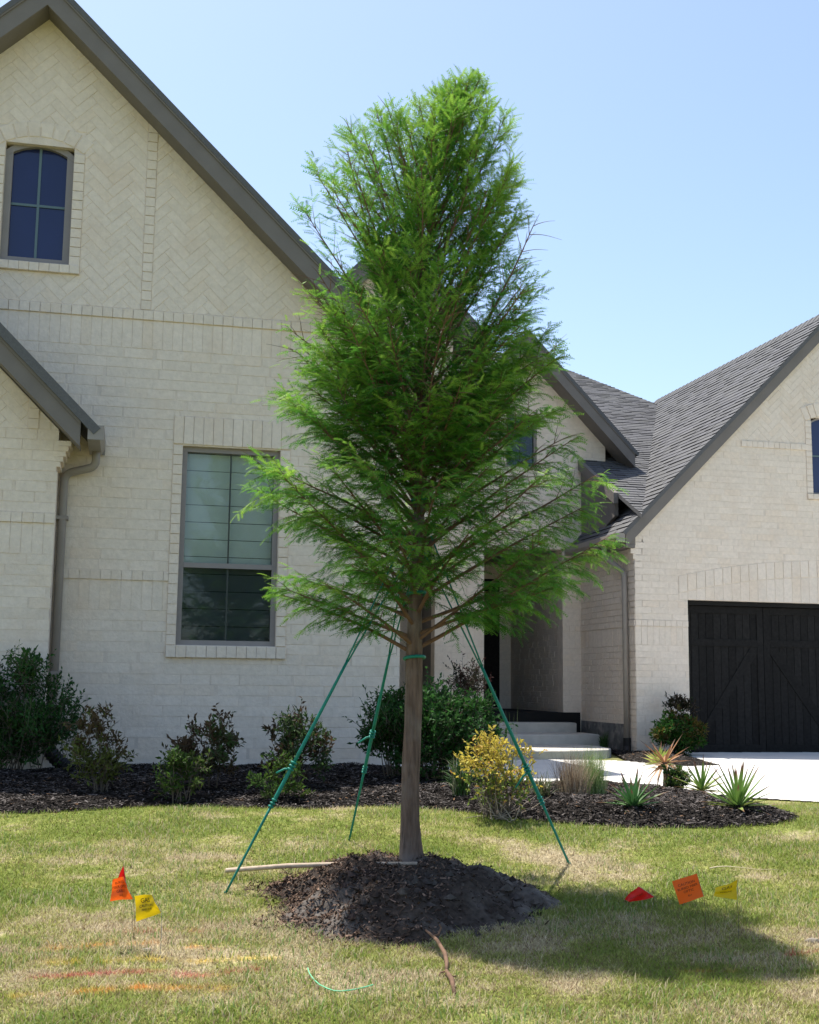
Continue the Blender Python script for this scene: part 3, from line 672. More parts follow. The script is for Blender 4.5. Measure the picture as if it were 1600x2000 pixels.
# main front-facing plane z = 1.20 + .51 v
pz = lambda v: 4.34 + .51 * (v - 6.15)
sp = math.hypot(1, .51); vb = 5.35
T2 = lambda u, v: (u, (v - vb) * sp)
def offz(u): return offg + 1.02 * u
def valley_v(u): return 6.15 + (offz(u) - 4.34) / .51
um = 4.46
roof('roof', (0, vb, pz(vb)), (1, 0, 0), (0, 1, .51), [T2(um, valley_v(um)), T2(7.5, valley_v(7.5)), T2(6.1, 14.4), T2(um, 14.4)])
roof('roof', (0, vb, pz(vb)), (1, 0, 0), (0, 1, .51), [T2(.5, 9.0), T2(um, 9.0), T2(um, 14.4), T2(.5, 14.4)])
roof('roof', (7.5, 10.9, pz(10.9) - .02), (1, 0, 0), (-.37, 1, .0), [(0, 0), (.02, 0), (.02, .02)], False)
# hip behind: side slope falling to the right
b = Bag(); b.add([(7.5, valley_v(7.5), offz(7.5)), (6.1, 14.4, pz(14.4)), (6.1, 18, pz(14.4)), (11, 18, 4.2), (11, 12, 4.2)], [(0, 1, 2, 3, 4)]); b.obj('hip_roof', M['shingle'], house)
# entry gable roof
ze = 6.47 + .235
for sg in (1, -1):
    roof('roof', (EC + sg * 1.80, VE - .40, ze - 1.03 * 1.80), (0, 1, 0), (-sg, 0, 1.03), [(0, 0), (4.5, 0), (4.5, 1.8 * math.hypot(1, 1.03)), (0, 1.8 * math.hypot(1, 1.03))], False)
shing.sort(key=lambda t: t[0])
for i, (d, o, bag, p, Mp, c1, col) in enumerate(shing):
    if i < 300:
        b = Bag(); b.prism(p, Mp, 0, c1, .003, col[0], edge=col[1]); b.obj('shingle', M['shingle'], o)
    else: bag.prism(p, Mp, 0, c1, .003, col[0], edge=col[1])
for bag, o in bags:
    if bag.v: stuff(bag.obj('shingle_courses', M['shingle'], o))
# ridge caps
b = Bag()
for k in range(40):
    v = VG - .09 + k * .16; b.add([(GC - .13, v, offz(GC) - .115), (GC, v, offz(GC) + .03), (GC + .13, v, offz(GC) - .115), (GC - .13, v + .17, offz(GC) - .125), (GC, v + .17, offz(GC) + .02), (GC + .13, v + .17, offz(GC) - .125)], [(0, 1, 4, 3), (1, 2, 5, 4), (0, 2, 1)])
b.obj('ridge_cap', M['shingle'], house)
# grey side panel and its sloping trim, where the upper roof ends beside the entry gable
b = Bag(); up = um - .02
b.add([(up, 6.98, 3.30), (up, 5.62, 3.30 + .42), (up, 5.62, pz(5.62) - .06), (up, 6.98, pz(6.98) - .06), (up + .05, 6.98, 3.30), (up + .05, 5.62, 3.72), (up + .05, 5.62, pz(5.62) - .06), (up + .05, 6.98, pz(6.98) - .06)],
      [(0, 1, 2, 3), (7, 6, 5, 4), (0, 4, 5, 1), (1, 5, 6, 2), (2, 6, 7, 3), (3, 7, 4, 0)]); b.obj('grey_siding_panel', M['trim'], house)
b = Bag(); b.add([(up - .05, 6.98, pz(6.98) - .15), (up - .05, 5.55, pz(5.55) - .15), (up - .05, 5.55, pz(5.55) + .01), (up - .05, 6.98, pz(6.98) + .01), (up + .02, 6.98, pz(6.98) - .15), (up + .02, 5.55, pz(5.55) - .15), (up + .02, 5.55, pz(5.55) + .01), (up + .02, 6.98, pz(6.98) + .01)],
      [(0, 1, 2, 3), (7, 6, 5, 4), (0, 4, 5, 1), (1, 5, 6, 2), (2, 6, 7, 3), (3, 7, 4, 0)]); b.obj('sloping_trim', M['trim'], house)
# second gable rising behind the main block
VR = 3.4
def hp_(px, py, v):
    r = ray(px, py); C = Vector((0, 0, CZ)); t = (v - (C - O).dot(N)) / r.dot(N); p = C + r * t - O; return p.dot(U), p.z
(ra, rza), (rb_, rzb) = hp_(768, 482, VR), hp_(938, 668, VR)
sl_ = (rza - rzb) / (rb_ - ra); rc_u = ra - .06; rc_z = rza + sl_ * .06
b = Bag(); b.prism([(rb_ - .35, 3), (rb_ - .35, rzb + sl_ * .35 - .2), (rc_u, rc_z - .2), (rc_u - 1.2, rc_z - .2 - sl_ * 1.2), (rc_u - 1.2, 3)], FR(VR), -.2, 0, .001, back=True); o = b.obj('rear_gable_wall', M['mortar'], house)
b = Bag(); running(b, rc_u - 1.0, rb_ - .36, 4.2, 9.5, FR(VR), [], [(sl_, 1, rc_z - .22 + sl_ * rc_u), (-sl_, 1, rc_z - .22 - sl_ * rc_u)]); stuff(b.obj('brick_courses', M['brick'], o))
rake('rake_fascia', rc_u, rc_z - .22, rb_, rzb - .22, VR, .3); rake('rake_fascia', rc_u, rc_z - .22, rc_u - 1.2, rc_z - .22 - sl_ * 1.2, VR, .3)
L2 = math.hypot(1, sl_)
roof('roof', (rb_, VR - .32, rzb + .02), (0, 1, 0), (-1, 0, sl_), [(0, 0), (8, 0), (8, (rb_ - rc_u) * L2), (0, (rb_ - rc_u) * L2)], False)
roof('roof', (rc_u - 1.3, VR - .32, rc_z + .02 - sl_ * 1.3), (0, 1, 0), (1, 0, sl_), [(0, 0), (8, 0), (8, 1.3 * L2), (0, 1.3 * L2)], False)

# --- gutters and downspouts
def gutter(u0, v0, v1, z, side, m='trimlight'):
    b = Bag(); s = side; pr = [(0, 0), (s * .10, 0), (s * .13, .05), (s * .13, .12), (s * .115, .12), (s * .11, .055), (s * .09, .015), (0, .015)]
    n = len(pr); b.add([(u0 + p[0], v0, z + p[1]) for p in pr] + [(u0 + p[0], v1, z + p[1]) for p in pr], [(i, (i + 1) % n, n + (i + 1) % n, n + i) for i in range(n)])
    b.box(min(u0, u0 + s * .13), v0 - .004, z, max(u0, u0 + s * .13), v0 + .004, z + .12); b.box(min(u0, u0 + s * .13), v1 - .004, z, max(u0, u0 + s * .13), v1 + .004, z + .12)
    return b.obj('gutter', M[m], house)
gutter(-2.80, VB - .33, -.02, 3.205, 1)
gutter(UE + .03, VG - .08, 6.9, offz(UE) - .13, -1)
def spout(pts, r=.038):
    P = [Vector(p) for p in pts]; out = [P[0]]
    for i in range(1, len(P) - 1):
        a, b_, c = P[i - 1], P[i], P[i + 1]; k = min(.07, (b_ - a).length * .45, (c - b_).length * .45); s = b_ + (a - b_).normalized() * k; e = b_ + (c - b_).normalized() * k
        for t in (0, .25, .5, .75, 1): out.append(s * (1 - t) ** 2 + b_ * 2 * t * (1 - t) + e * t * t)
    out.append(P[-1]); b = Bag(); b.tube(out, r, 10); o = b.obj('downspout', M['trimlight'], house, True)
    return o
o = spout([(-2.74, -.16, 3.21), (-2.74, -.14, 3.08), (-3.0, -.055, 3.02), (-3.0, -.05, .62)], .036)
for z in (2.62, 1.3): b = Bag(); b.box(-3.05, -.09, z, -2.95, -.0, z + .03); b.obj('strap', M['trimlight'], o)
o = spout([(UE - .02, VG + .55, offz(UE) - .12), (UE - .02, VG + .55, 3.10), (UG - .06, VG + .22, 2.84), (UG - .06, VG + .20, .55)], .04)
b = Bag(); b.tube([(UG - .06, VG + .20, .56), (UG - .06, VG + .20, .44), (UG - .09, VG + .14, .36)], .055, 10); b.obj('drain_boot', M['black'], o)
o = spout([(1.86, VE + .1, 4.3), (1.86, VE + .1, .5)], .05)

# --- windows
def window(u0, z0, u1, z1, v, rail=None, arch=0, blue=False, mx=1, mz=0, fwid=.045, rec=.075, dark=False):
    b = Bag(); vf = v + rec; f = fwid
    n = 14
    def top(u, zz):
        if not arch: return zz
        h = (u1 - u0) / 2; c = (u0 + u1) / 2; Rr = (h * h + arch * arch) / (2 * arch); return zz + math.sqrt(max(0, Rr * Rr - (u - c) ** 2)) - (Rr - arch) 
    b.box(u0, vf - .03, z0, u0 + f, vf + .05, z1); b.box(u1 - f, vf - .03, z0, u1, vf + .05, z1); b.box(u0 + f, vf - .032, z0, u1 - f, vf + .05, z0 + f)
    for k in range(n):
        a = u0 + (u1 - u0) * k / n; c = u0 + (u1 - u0) * (k + 1) / n
        za, zc = top(a, z1), top(c, z1)
        b.add([(a, vf - .033, za - f), (c, vf - .033, zc - f), (c, vf - .033, zc), (a, vf - .033, za), (a, vf + .05, za - f), (c, vf + .05, zc - f), (c, vf + .05, zc), (a, vf + .05, za)], [(0, 1, 2, 3), (0, 4, 5, 1), (3, 2, 6, 7)])
    if rail: b.box(u0 + f, vf - .036, rail - .022, u1 - f, vf + .04, rail + .022)
    w_ = b.obj('window', M['frame'], house)
    secs = [(z0 + f, z1 - f + arch)] if not rail else [(z0 + f, rail - .022), (rail + .022, z1 - f)]
    for si, (a, c) in enumerate(secs):
        g = Bag(); vv = vf + (.012 if not (rail and si == 0) else .004)
        if arch:
            pts = [(u0 + f, a), (u1 - f, a)] + [(u1 - f - (u1 - u0 - 2 * f) * k / 12, top(u1 - f - (u1 - u0 - 2 * f) * k / 12, z1) - f + .001) for k in range(13)]
        else: pts = rect(u0 + f, a, u1 - f, c)
        g.prism(pts, FR(vv), -.006, 0, .0005, back=True); g.obj('pane', M['blue'] if blue else (M['screen'] if rail and si == 0 else M['glass']), w_)
        mb = Bag(); uc_ = (u0 + u1) / 2; mw = .011 if blue else .007; tz = (top(uc_, z1) - f) if arch else c
        mb.box(uc_ - mw, vv - .012, a, uc_ + mw, vv - .002, tz)
        if mz: zc = (a + tz) / 2 - .02; mb.box(u0 + f, vv - .0125, zc - mw, uc_ - mw, vv - .002, zc + mw); mb.box(uc_ + mw, vv - .0125, zc - mw, u1 - f, vv - .002, zc + mw)
        mb.obj('muntin', M['muntin'] if blue else M['muntindark'], w_)
    if not blue and not dark:
        z = z1 - f; k = 0
        while z > z0 + f:
            s = Bag(); zb = max(z0 + f, z - .15); s.add([(u0 + f, vf + .075, zb), (u1 - f, vf + .075, zb), (u1 - f, vf + .062, z - .002), (u0 + f, vf + .062, z - .002), (u0 + f, vf + .082, zb), (u1 - f, vf + .082, zb), (u1 - f, vf + .069, z - .002), (u0 + f, vf + .069, z - .002)],
                                                    [(0, 1, 2, 3), (7, 6, 5, 4), (0, 4, 5, 1), (3, 2, 6, 7), (0, 3, 7, 4), (1, 5, 6, 2)]); s.obj('blind_slat', M['blind'], w_); z -= .155
    # opening reveal + dark room behind
    d = Bag(); d.box(u0, vf + .10, z0, u1, vf + .12, z1 + arch); d.obj('room_behind', M['dark'], w_)
    return w_
window(*WIN, 0, rail=2.275)
window(UW[0], UW[1], UW[2], UW[3], 0, arch=.115, blue=True, mz=1, fwid=.062, rec=.085)
window(GW[0], GW[1], GW[2], GW[3], VG, arch=.12, blue=True, mz=1, fwid=.03)
window(*EW, VE, fwid=.03, dark=True)
# brick-lined reveals (thin returns round the openings)
b = Bag()
for (a0, z0, a1, z1, v) in ((*WIN, 0), (*UW, 0), (*GW, VG)):
    b.box(a0 - .05, v + .002, z0 - .03, a0 - .001, v + .19, z1); b.box(a1 + .001, v + .002, z0 - .03, a1 + .05, v + .19, z1); b.box(a0 - .05, v + .004, z0 - .07, a1 + .05, v + .19, z0 - .002)
b.obj('window_reveals', M['mortar'], house)

# --- garage door
def planks(parent, u0, u1, z0, z1, v, wdt=.115):
    n = round((u1 - u0) / wdt); wdt = (u1 - u0) / n
    for k in range(n):
        b = Bag(); c = rnd.uniform(.8, 1.25); b.prism(rect(u0 + k * wdt + .003, z0, u0 + (k + 1) * wdt - .003, z1), FR(v), 0, .018, .003, (c, c, c)); b.obj('plank', M['door'], parent)
gv = VG + .17
b = Bag(); b.box(DOOR[0], gv + .005, .30, DOOR[2], gv + .04, DOOR[3]); gd = b.obj('garage_door', M['dark'], house)
planks(gd, DOOR[0] + .0, DOOR[2], .345, 2.42, gv)
def board(poly, proud=.03, nm='brace', par=gd):
    b = Bag(); c = rnd.uniform(.85, 1.2); b.prism(poly, FR(gv), .0, proud, .004, (c, c, c)); return b.obj(nm, M['door'], par)
mid = 5.22; pw = 1.225
for k in range(4):
    a = DOOR[0] + k * pw; c = a + pw
    board(rect(a + .004, .36, a + .10, 2.40), .034, 'stile'); board(rect(c - .10, .36, c - .004, 2.40), .034, 'stile')
    board(rect(a + .10, 1.84, c - .10, 1.94), .036, 'rail'); board(rect(a + .10, .36, c - .10, .47), .036, 'rail'); board(rect(a + .10, 2.30, c - .10, 2.40), .036, 'rail')
    p = [(a + .10, .47), (a + .20, .47), (c - .10, 1.74), (c - .10, 1.84), (c - .2, 1.84)] if k % 2 == 0 else [(c - .10, .47), (c - .10, .57), (a + .2, 1.84), (a + .10, 1.84), (a + .1, 1.74), (c - .2, .47)]
    board(p, .030, 'brace')
b = Bag(); b.box(DOOR[0], gv - .10, 2.41, DOOR[2], gv + .05, 2.468); b.box(DOOR[0] - .0, gv - .07, .34, DOOR[0] + .025, gv - .03, 2.41); b.obj('door_header', M['dark'], gd)
# porch front door (dark, in the alcove) and a wall lantern
b = Bag(); b.box(3.0, 9.68, .88, 3.95, 9.76, 3.1); fd = b.obj('front_door', M['door'], house)
for (a, c, z0, z1) in ((3.08, 3.44, 1.0, 1.9), (3.51, 3.87, 1.0, 1.9), (3.08, 3.44, 2.0, 2.95), (3.51, 3.87, 2.0, 2.95)):
    q = Bag(); q.prism(rect(a, z0, c, z1), FR(9.68), 0, .02, .006); q.obj('panel', M['door'], fd)

# ------------------------------------------------------------------ porch steps
t = thing('porch_steps', 'three grey concrete entry steps with a wide rounded bottom step', 'steps', O + U * 3.4 + N * 5.5, A)
t.location.z = .3
def slab(pts, z0, z1, m='step'):
    b = Bag(); pts = [(p[0] - 3.4, p[1] - 5.5) for p in pts]; b.prism(pts, lambda a, bb, c: (a, bb, c), z0 - .3, z1 - .3, .012); return b.obj('step', M[m], t)
def arcpts(u0, u1, v0, bulge, n=14): return [(u0 + (u1 - u0) * k / n, v0 - bulge * math.sin(math.pi * k / n) ** .55) for k in range(n + 1)]
slab(arcpts(1.9, 3.98, 4.75, .55) + [(4.02, 5.3), (3.9, 5.9), (1.9, 5.9)], .2, .44)
slab(arcpts(2.2, 4.27, 5.88, .08) + [(4.3, 6.6), (2.2, 6.6)], .3, .575)
slab(arcpts(2.5, 4.20, 6.62, .06) + [(4.2, 7.0), (2.5, 7.0)], .3, .715)

# ------------------------------------------------------------------ leaves
def leafmesh(name, P, D, Nn, L, Wd, C, m=None, fold=.25, parent=None):
    """diamond leaves, 2 folded quads-> 4 verts each as 2 tris"""
    P = np.asarray(P, float); D = np.asarray(D, float); Nn = np.asarray(Nn, float)
    D = D / (np.linalg.norm(D, axis=1, keepdims=True) + 1e-9); Sd = np.cross(D, Nn); Sd = Sd / (np.linalg.norm(Sd, axis=1, keepdims=True) + 1e-9); Up = np.cross(Sd, D)
    L = np.asarray(L)[:, None]; Wd = np.asarray(Wd)[:, None]; n = len(P)
    a = P; t = P + D * L - Up * L * .12; l = P + D * L * .45 + Sd * Wd + Up * Wd * fold; r = P + D * L * .45 - Sd * Wd + Up * Wd * fold
    V = np.stack([a, l, t, r], 1).reshape(-1, 3); B = np.arange(n)[:, None] * 4
    Fc = np.concatenate([B + np.array([0, 1, 2]), B + np.array([0, 2, 3])]); return obj(name, npmesh(name, V, Fc, m or M['leaf'], np.repeat(C, 4, 0)), parent)
def rdir(g, n):
    v = g.normal(size=(n, 3)); return v / np.linalg.norm(v, axis=1, keepdims=True)

# ------------------------------------------------------------------ the young tree
def build_tree():
    TY = 6.20; g = np.random.default_rng(5); rr = random.Random(5)
    base = at(805, 1676, TY); z0 = float(Tm(base.x, base.y)) - .03
    t = thing('cypress_tree', 'young feathery bald cypress with reddish straight trunk, guyed with green straps in the lawn', 'tree', (base.x, base.y, z0))
    tk = [(805, 1685, .075), (803, 1660, .066), (802, 1600, .058), (803, 1500, .0575), (806, 1400, .0555), (809, 1300, .055), (812, 1200, .050), (815, 1100, .043), (818, 1000, .038), (821, 900, .034), (822, 800, .031), (823, 700, .026), (824, 600, .021), (832, 500, .017), (846, 400, .013), (862, 320, .010), (884, 240, .007), (902, 180, .004), (908, 150, .002)]
    tk = [(x, y, r * (.80 if y > 1290 else .72)) for x, y, r in tk]; tk[1] = (803, 1660, .060); tk[0] = (805, 1685, .072)
    TP = [at(x, y, TY) for x, y, r in tk]; TP[0].z = z0 - .05; rad = [r for *_, r in tk]
    PX = np.array([(p.x, p.y, p.z) for p in TP]); zz = PX[:, 2]
    def trunk(z): return np.array([np.interp(z, zz, PX[:, 0]), TY, z])
    # finely ridged trunk
    b = Bag(); pts = []; rs = []
    for z in np.arange(zz[0], zz[-1], .05): pts.append(tuple(trunk(z) + np.array([.003 * math.sin(z * 7), .003 * math.cos(z * 5), 0]))); rs.append(float(np.interp(z, zz, rad)) *  (1 + .02 * math.sin(z * 23)))
    pts = [(p[0] - base.x, p[1] - base.y, p[2] - z0) for p in pts]
    b.tube(pts, rs, 14); o = b.obj('trunk', M['bark'], t, True)
    env = [(145, 902, 914), (165, 885, 935), (185, 850, 965), (205, 822, 985), (240, 780, 998), (262, 655, 1000), (300, 622, 1012), (350, 596, 1015), (420, 582, 1046), (500, 577, 1036), (560, 588, 1052), (600, 566, 1082), (650, 566, 1070), (700, 546, 1095), (760, 520, 1105), (800, 524, 1120), (850, 542, 1128), (900, 490, 1155), (940, 485, 1205), (990, 462, 1165), (1050, 490, 1195), (1100, 500, 1200), (1150, 530, 1190), (1200, 545, 1165), (1240, 580, 1120)]
    ez = []; el = []; er = []
    for y, l, r in env:
        p = at(l, y, TY); q = at(r, y, TY); ez.append(p.z); c = trunk(p.z)[0]; el.append(c - p.x); er.append(q.x - c)
    ez, el, er = map(np.array, (ez[::-1], el[::-1], er[::-1]))
    def renv(z, phi):
        l = np.interp(z, ez, el); r = np.interp(z, ez, er); k = (1 + math.cos(phi)) / 2; return (l * (1 - k) + r * k) * (1 - .28 * math.sin(phi) ** 2)
    def emod(z, phi):
        n1 = float(fbm(3.0 + 1.1 * math.cos(phi) * 1.4 + z * .9, 4.0 + 1.4 * math.sin(phi) + z * 2.1, 91, 2))
        return renv(max(z, zlo + .05), phi) * (.86 + .20 * n1)
    wood = Bag(); FP, FD, FL, FC = [], [], [], []
    zlo = at(805, 1285, TY).z; zhi = zz[-1] - .12
    NB = 215
    def shoot(p0, d, ln, depth, tone):
        """a leafy shoot: slightly drooping, lined with fronds"""
        n = max(3, int(ln / .03)); p = np.array(p0); d = np.array(d); path = [p.copy()]
        for k in range(n):
            d = d + np.array([0, 0, -.08 if depth < .35 else .0]) + g.normal(size=3) * .05; d /= np.linalg.norm(d); p = p + d * ln / n; path.append(p.copy())
        _ = (p0 is None) or wood.tube([tuple(q) for q in path[:-1]], list(np.linspace(.0024, .0007, len(path) - 1)), 3, (1, 1, 1), False)
        m = int(ln / .0105); 
        for k in range(m):
            s = (k + .5) / m; i = min(int(s * n), n - 1); q = path[i] + (path[i + 1] - path[i]) * (s * n - i)
            dd = path[i + 1] - path[i]; dd = dd / (np.linalg.norm(dd) + 1e-9)
            sd = np.cross(dd, [0, 0, 1]); sd /= np.linalg.norm(sd) + 1e-6; side = 1 if k % 2 else -1
            f = dd * .75 + sd * side * .8 + g.normal(size=3) * .25 + np.array([0, 0, -.30 + .50 * min(1, depth * 1.6)])
            FP.append(q); FD.append(f / np.linalg.norm(f)); FL.append(g.uniform(.040, .088) * (1 - .3 * s)); FC.append(tone + g.normal() * .12)
        f = path[-1] - path[-2]; FP.append(path[-1]); FD.append(f / np.linalg.norm(f)); FL.append(.06); FC.append(tone + .2)
    for i in range(NB):
        s = (i + .3) / NB; s = s ** 1.22; zs = zlo + (zhi - zlo) * s; phi = i * 2.39996 + rr.uniform(-.3, .3)
        low_ = i < 64
        if low_: zs = zlo + .02 + .019 * i; phi = (i * 2.39996) if i > 3 else [math.pi * .98, .05, math.pi * 1.3, -.6][i]
        e = R(rr.uniform(15, 34) + .30 * i if low_ else 38 + 26 * min(1, s * 1.15) + rr.uniform(-8, 8)); p = trunk(zs); d = np.array([math.cos(phi) * math.cos(e), math.sin(phi) * math.cos(e), math.sin(e)])
        path = [p.copy()]; ln = 0; jit = rr.uniform(.86, 1.02)
        while ln < 2.2:
            d = d + np.array([0, 0, -.004 * (s < .3) + .012 * (s > .5)]) + g.normal(size=3) * .018; d /= np.linalg.norm(d); p = p + d * .045; ln += .045; path.append(p.copy())
            c = trunk(p[2]); rad_ = math.hypot(p[0] - c[0], p[1] - c[1]); lim = max(.66 * jit if low_ else .03, emod(p[2], phi) * jit - .04)
            if rad_ > lim or p[2] > zz[-1] - .02: break
        n = len(path); r0 = (.0115 - .0065 * s) * min(1, ln / .7 + .3)
        wood.tube([tuple(q) for q in path], list(np.linspace(r0, .0022, n)), 5, (1, 1, 1), False)
        for k in range(n):
            tt = k / max(1, n - 1)
            if tt < (.22 if s < .55 else .20) and ln > .35: continue
            dd = path[min(k + 1, n - 1)] - path[max(k - 1, 0)]; dd /= np.linalg.norm(dd) + 1e-9; sd = np.cross(dd, [0, 0, 1]); sd /= np.linalg.norm(sd) + 1e-6; upv = np.cross(sd, dd)
            for side in ((1, -1) if s < .35 or (k + i) % 4 else (1,)):
                if g.random() < (.10 if s < .7 else .38): continue
                a = g.uniform(.5, .95); f = dd * math.cos(a) + sd * side * math.sin(a) * g.uniform(.6, 1) + upv * g.normal() * .35
                f /= np.linalg.norm(f); L = (.10 + (.21 if low_ else .17) * (1 - tt * .7) * min(1, ln)) * g.uniform(.6, 1.3) * (1 - .42 * s * s)
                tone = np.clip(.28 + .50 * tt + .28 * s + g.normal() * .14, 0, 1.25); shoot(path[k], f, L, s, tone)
        shoot(path[-1], dd, .11 - .05 * s, s, .8 + .3 * s)
    # dense leader tip
    for k in range(46):
        z = zhi - .9 + 1.0 * (k / 46); c = trunk(min(z, zz[-1])); a = k * 2.4; f = np.array([math.cos(a) * .5, math.sin(a) * .5, .85]); shoot(c, f / np.linalg.norm(f), g.uniform(.05, .13) * (1.3 - k / 60), .9, .95)
    wood.v = [(x - base.x, y - base.y, z - z0) for x, y, z in wood.v]
    wood.obj('branches', M['twig'], t)
    P = np.array(FP); D = np.array(FD); L = np.array(FL); C0 = np.clip(np.array(FC), 0, 1.3)
    cx_ = np.interp(P[:, 2], zz, PX[:, 0]); ph = np.arctan2(P[:, 1] - TY, P[:, 0] - cx_); rad_ = np.hypot(P[:, 0] - cx_, P[:, 1] - TY)
    lz = np.interp(P[:, 2], ez, el); rz_ = np.interp(P[:, 2], ez, er); kk = (1 + np.cos(ph)) / 2; lim = (lz * (1 - kk) + rz_ * kk) * (1 - .28 * np.sin(ph) ** 2)
    n1 = fbm(3.0 + 1.54 * np.cos(ph) + P[:, 2] * .9, 4.0 + 1.4 * np.sin(ph) + P[:, 2] * 2.1, 91, 2)
    hole = fbm(P[:, 0] * 3.6 + P[:, 1] * 1.7 + 9, P[:, 2] * 3.2 + P[:, 1] * 2.3, 95, 3)
    hfrac = np.clip((P[:, 2] - 2.2) / 1.2, 0, 1)
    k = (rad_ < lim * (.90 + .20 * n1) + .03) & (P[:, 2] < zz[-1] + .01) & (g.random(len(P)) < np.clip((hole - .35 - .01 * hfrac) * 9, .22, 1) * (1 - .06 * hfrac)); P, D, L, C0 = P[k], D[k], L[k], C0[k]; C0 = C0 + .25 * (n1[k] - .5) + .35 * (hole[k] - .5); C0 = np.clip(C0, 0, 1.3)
    n = len(P); print('fronds', n)
    Sd = np.cross(D, rdir(g, n) * .7 + np.array([0, 0, 1])); Sd /= np.linalg.norm(Sd, axis=1, keepdims=True) + 1e-9; Up = np.cross(Sd, D)
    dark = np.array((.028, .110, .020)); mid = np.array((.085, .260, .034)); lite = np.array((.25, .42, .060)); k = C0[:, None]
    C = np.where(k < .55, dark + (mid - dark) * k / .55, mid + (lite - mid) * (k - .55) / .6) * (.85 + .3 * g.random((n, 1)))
    vs_, fs_, cs_ = [], [], []; NL = 6; base_i = 0
    for j in range(NL):
        tt = (j + .6) / NL; c = P + D * (L * tt)[:, None] - Up * (L * tt * tt * .18)[:, None]; ll = (.30 * L * (1 - .55 * abs(tt - .35)))[:, None]
        for sg in (1, -1):
            w_ = (L * .055)[:, None]; tip = c + (Sd * sg * .75 + D * .6) * ll - Up * ll * .1
            vs_.append(np.stack([c - D * w_, c + D * w_, tip], 1).reshape(-1, 3)); fs_.append(np.arange(3 * n).reshape(n, 3) + base_i); base_i += 3 * n; cs_.append(np.repeat(C, 3, 0))
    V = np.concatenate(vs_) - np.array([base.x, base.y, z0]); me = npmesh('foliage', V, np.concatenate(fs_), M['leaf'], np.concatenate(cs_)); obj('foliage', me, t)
    return trunk, TY, z0
trunk, TY, TZ0 = build_tree()

# ------------------------------------------------------------------ guy straps
def ribbon(b, p, q, w0, w1, seg=8, flat=.35):
    p, q = Vector(p), Vector(q); b.tube([p.lerp(q, k / seg) for k in range(seg + 1)], [w0 + (w1 - w0) * k / seg for k in range(seg + 1)], 6)
def guy(label, anchor_px, top_px, knots, dirn):
    a = gnd(*anchor_px); tp = at(*top_px, TY); tp = Vector((trunk(tp.z)[0], TY, tp.z)) + Vector(dirn) * .045
    t = thing('guy_strap', label, 'guy strap', a, group='green guy straps holding the tree'); rel = lambda v: Vector(v) - a
    along = lambda s: a.lerp(tp, s)
    k1, k2 = knots; side = (tp - a).cross(Vector((0, 1, 0))).normalized()
    b = Bag(); b.tube([rel(along(k1 * s / 6)) for s in range(7)], [.0062 + .001 * s / 6 for s in range(7)], 6); b.obj('lower_strap', M['strap'], t, True)
    b = Bag(); b.tube([rel(along(k1 + (k2 - k1) * s / 6)) for s in range(7)], [.0085, .0102, .0105, .010, .010, .010, .010], 6); b.obj('doubled_strap', M['strap'], t, True)
    km = k2 + (1 - k2) * .45
    b = Bag(); b.tube([rel(along(k2 + (km - k2) * s / 6)) for s in range(7)], [.0095, .0098, .0095, .009, .0085, .008, .0078], 6); b.obj('middle_strap', M['strap'], t, True)
    for sg in (1, -1):
        b = Bag(); b.tube([rel(along(km + (1 - km) * s / 8) + side * sg * (.004 + .030 * s / 8)) for s in range(9)], .0044, 5); b.obj('strand', M['strap'], t, True)
    for kk, r in ((k1, .013), (k2, .017)):
        b = Bag()
        for q in (-1, 0, 1):
            c = along(kk + q * .009); d = (tp - a).normalized(); x = side; y = d.cross(x)
            b.tube([rel(c + (x * math.cos(th) + y * math.sin(th)) * r * .75) for th in np.linspace(0, 2 * math.pi, 11)], .0055, 6, cap=False)
        b.obj('knot', M['strap'], t, True)
    c = along(k2 - .01); b = Bag(); b.tube([rel(c), rel(c + side * .03 + Vector((0, 0, -.01))), rel(c + side * .075 * (1) + Vector((0, -.01, -.05)))], [.007, .006, .005], 5); b.obj('loose_end', M['strap'], t, True)
    b = Bag(); b.tube([rel(a + Vector((0, 0, -.06))), rel(a + Vector((0, 0, .01)))], .008, 6); b.obj('anchor', M['strap'], t)
guy('long green strap slanting down left to the lawn beside the pale pole', (440, 1746), (806, 1052), (.243, .345), (-.7, -.5, 0))
guy('green strap running steeply down behind the left side of the tree trunk', (682, 1642), (806, 1066), (.26, .385), (-.5, .4, 0))
guy('green strap slanting down right across the yellow shrub to the lawn', (1112, 1688), (828, 1052), (.20, .30), (.8, .2, 0))
for i, (py, lab) in enumerate(((1285, 'green tie band round the trunk just below the lowest branches'), (1160, 'green tie band round the trunk just above the lowest branches'), (978, 'green tie band round the middle of the trunk among the branches'), (812, 'uppermost green tie band round the trunk inside the crown'))):
    p = at(810, py, TY); c = trunk(p.z); r = float(np.interp(p.z, [.3, 1.4, 1.95, 2.9, 3.6], [.058, .047, .037, .027, .020])) + .003
    b = Bag(); b.tube([(r * math.cos(a), r * math.sin(a), .008 * math.cos(a + 1)) for a in np.linspace(0, 2 * math.pi, 17)], .009, 6, cap=False)
    o = b.obj('tie_band', M['strap'], None, True); o.location = tuple(c); tag(o, lab, 'tie band', 'green tie bands on the tree trunk')

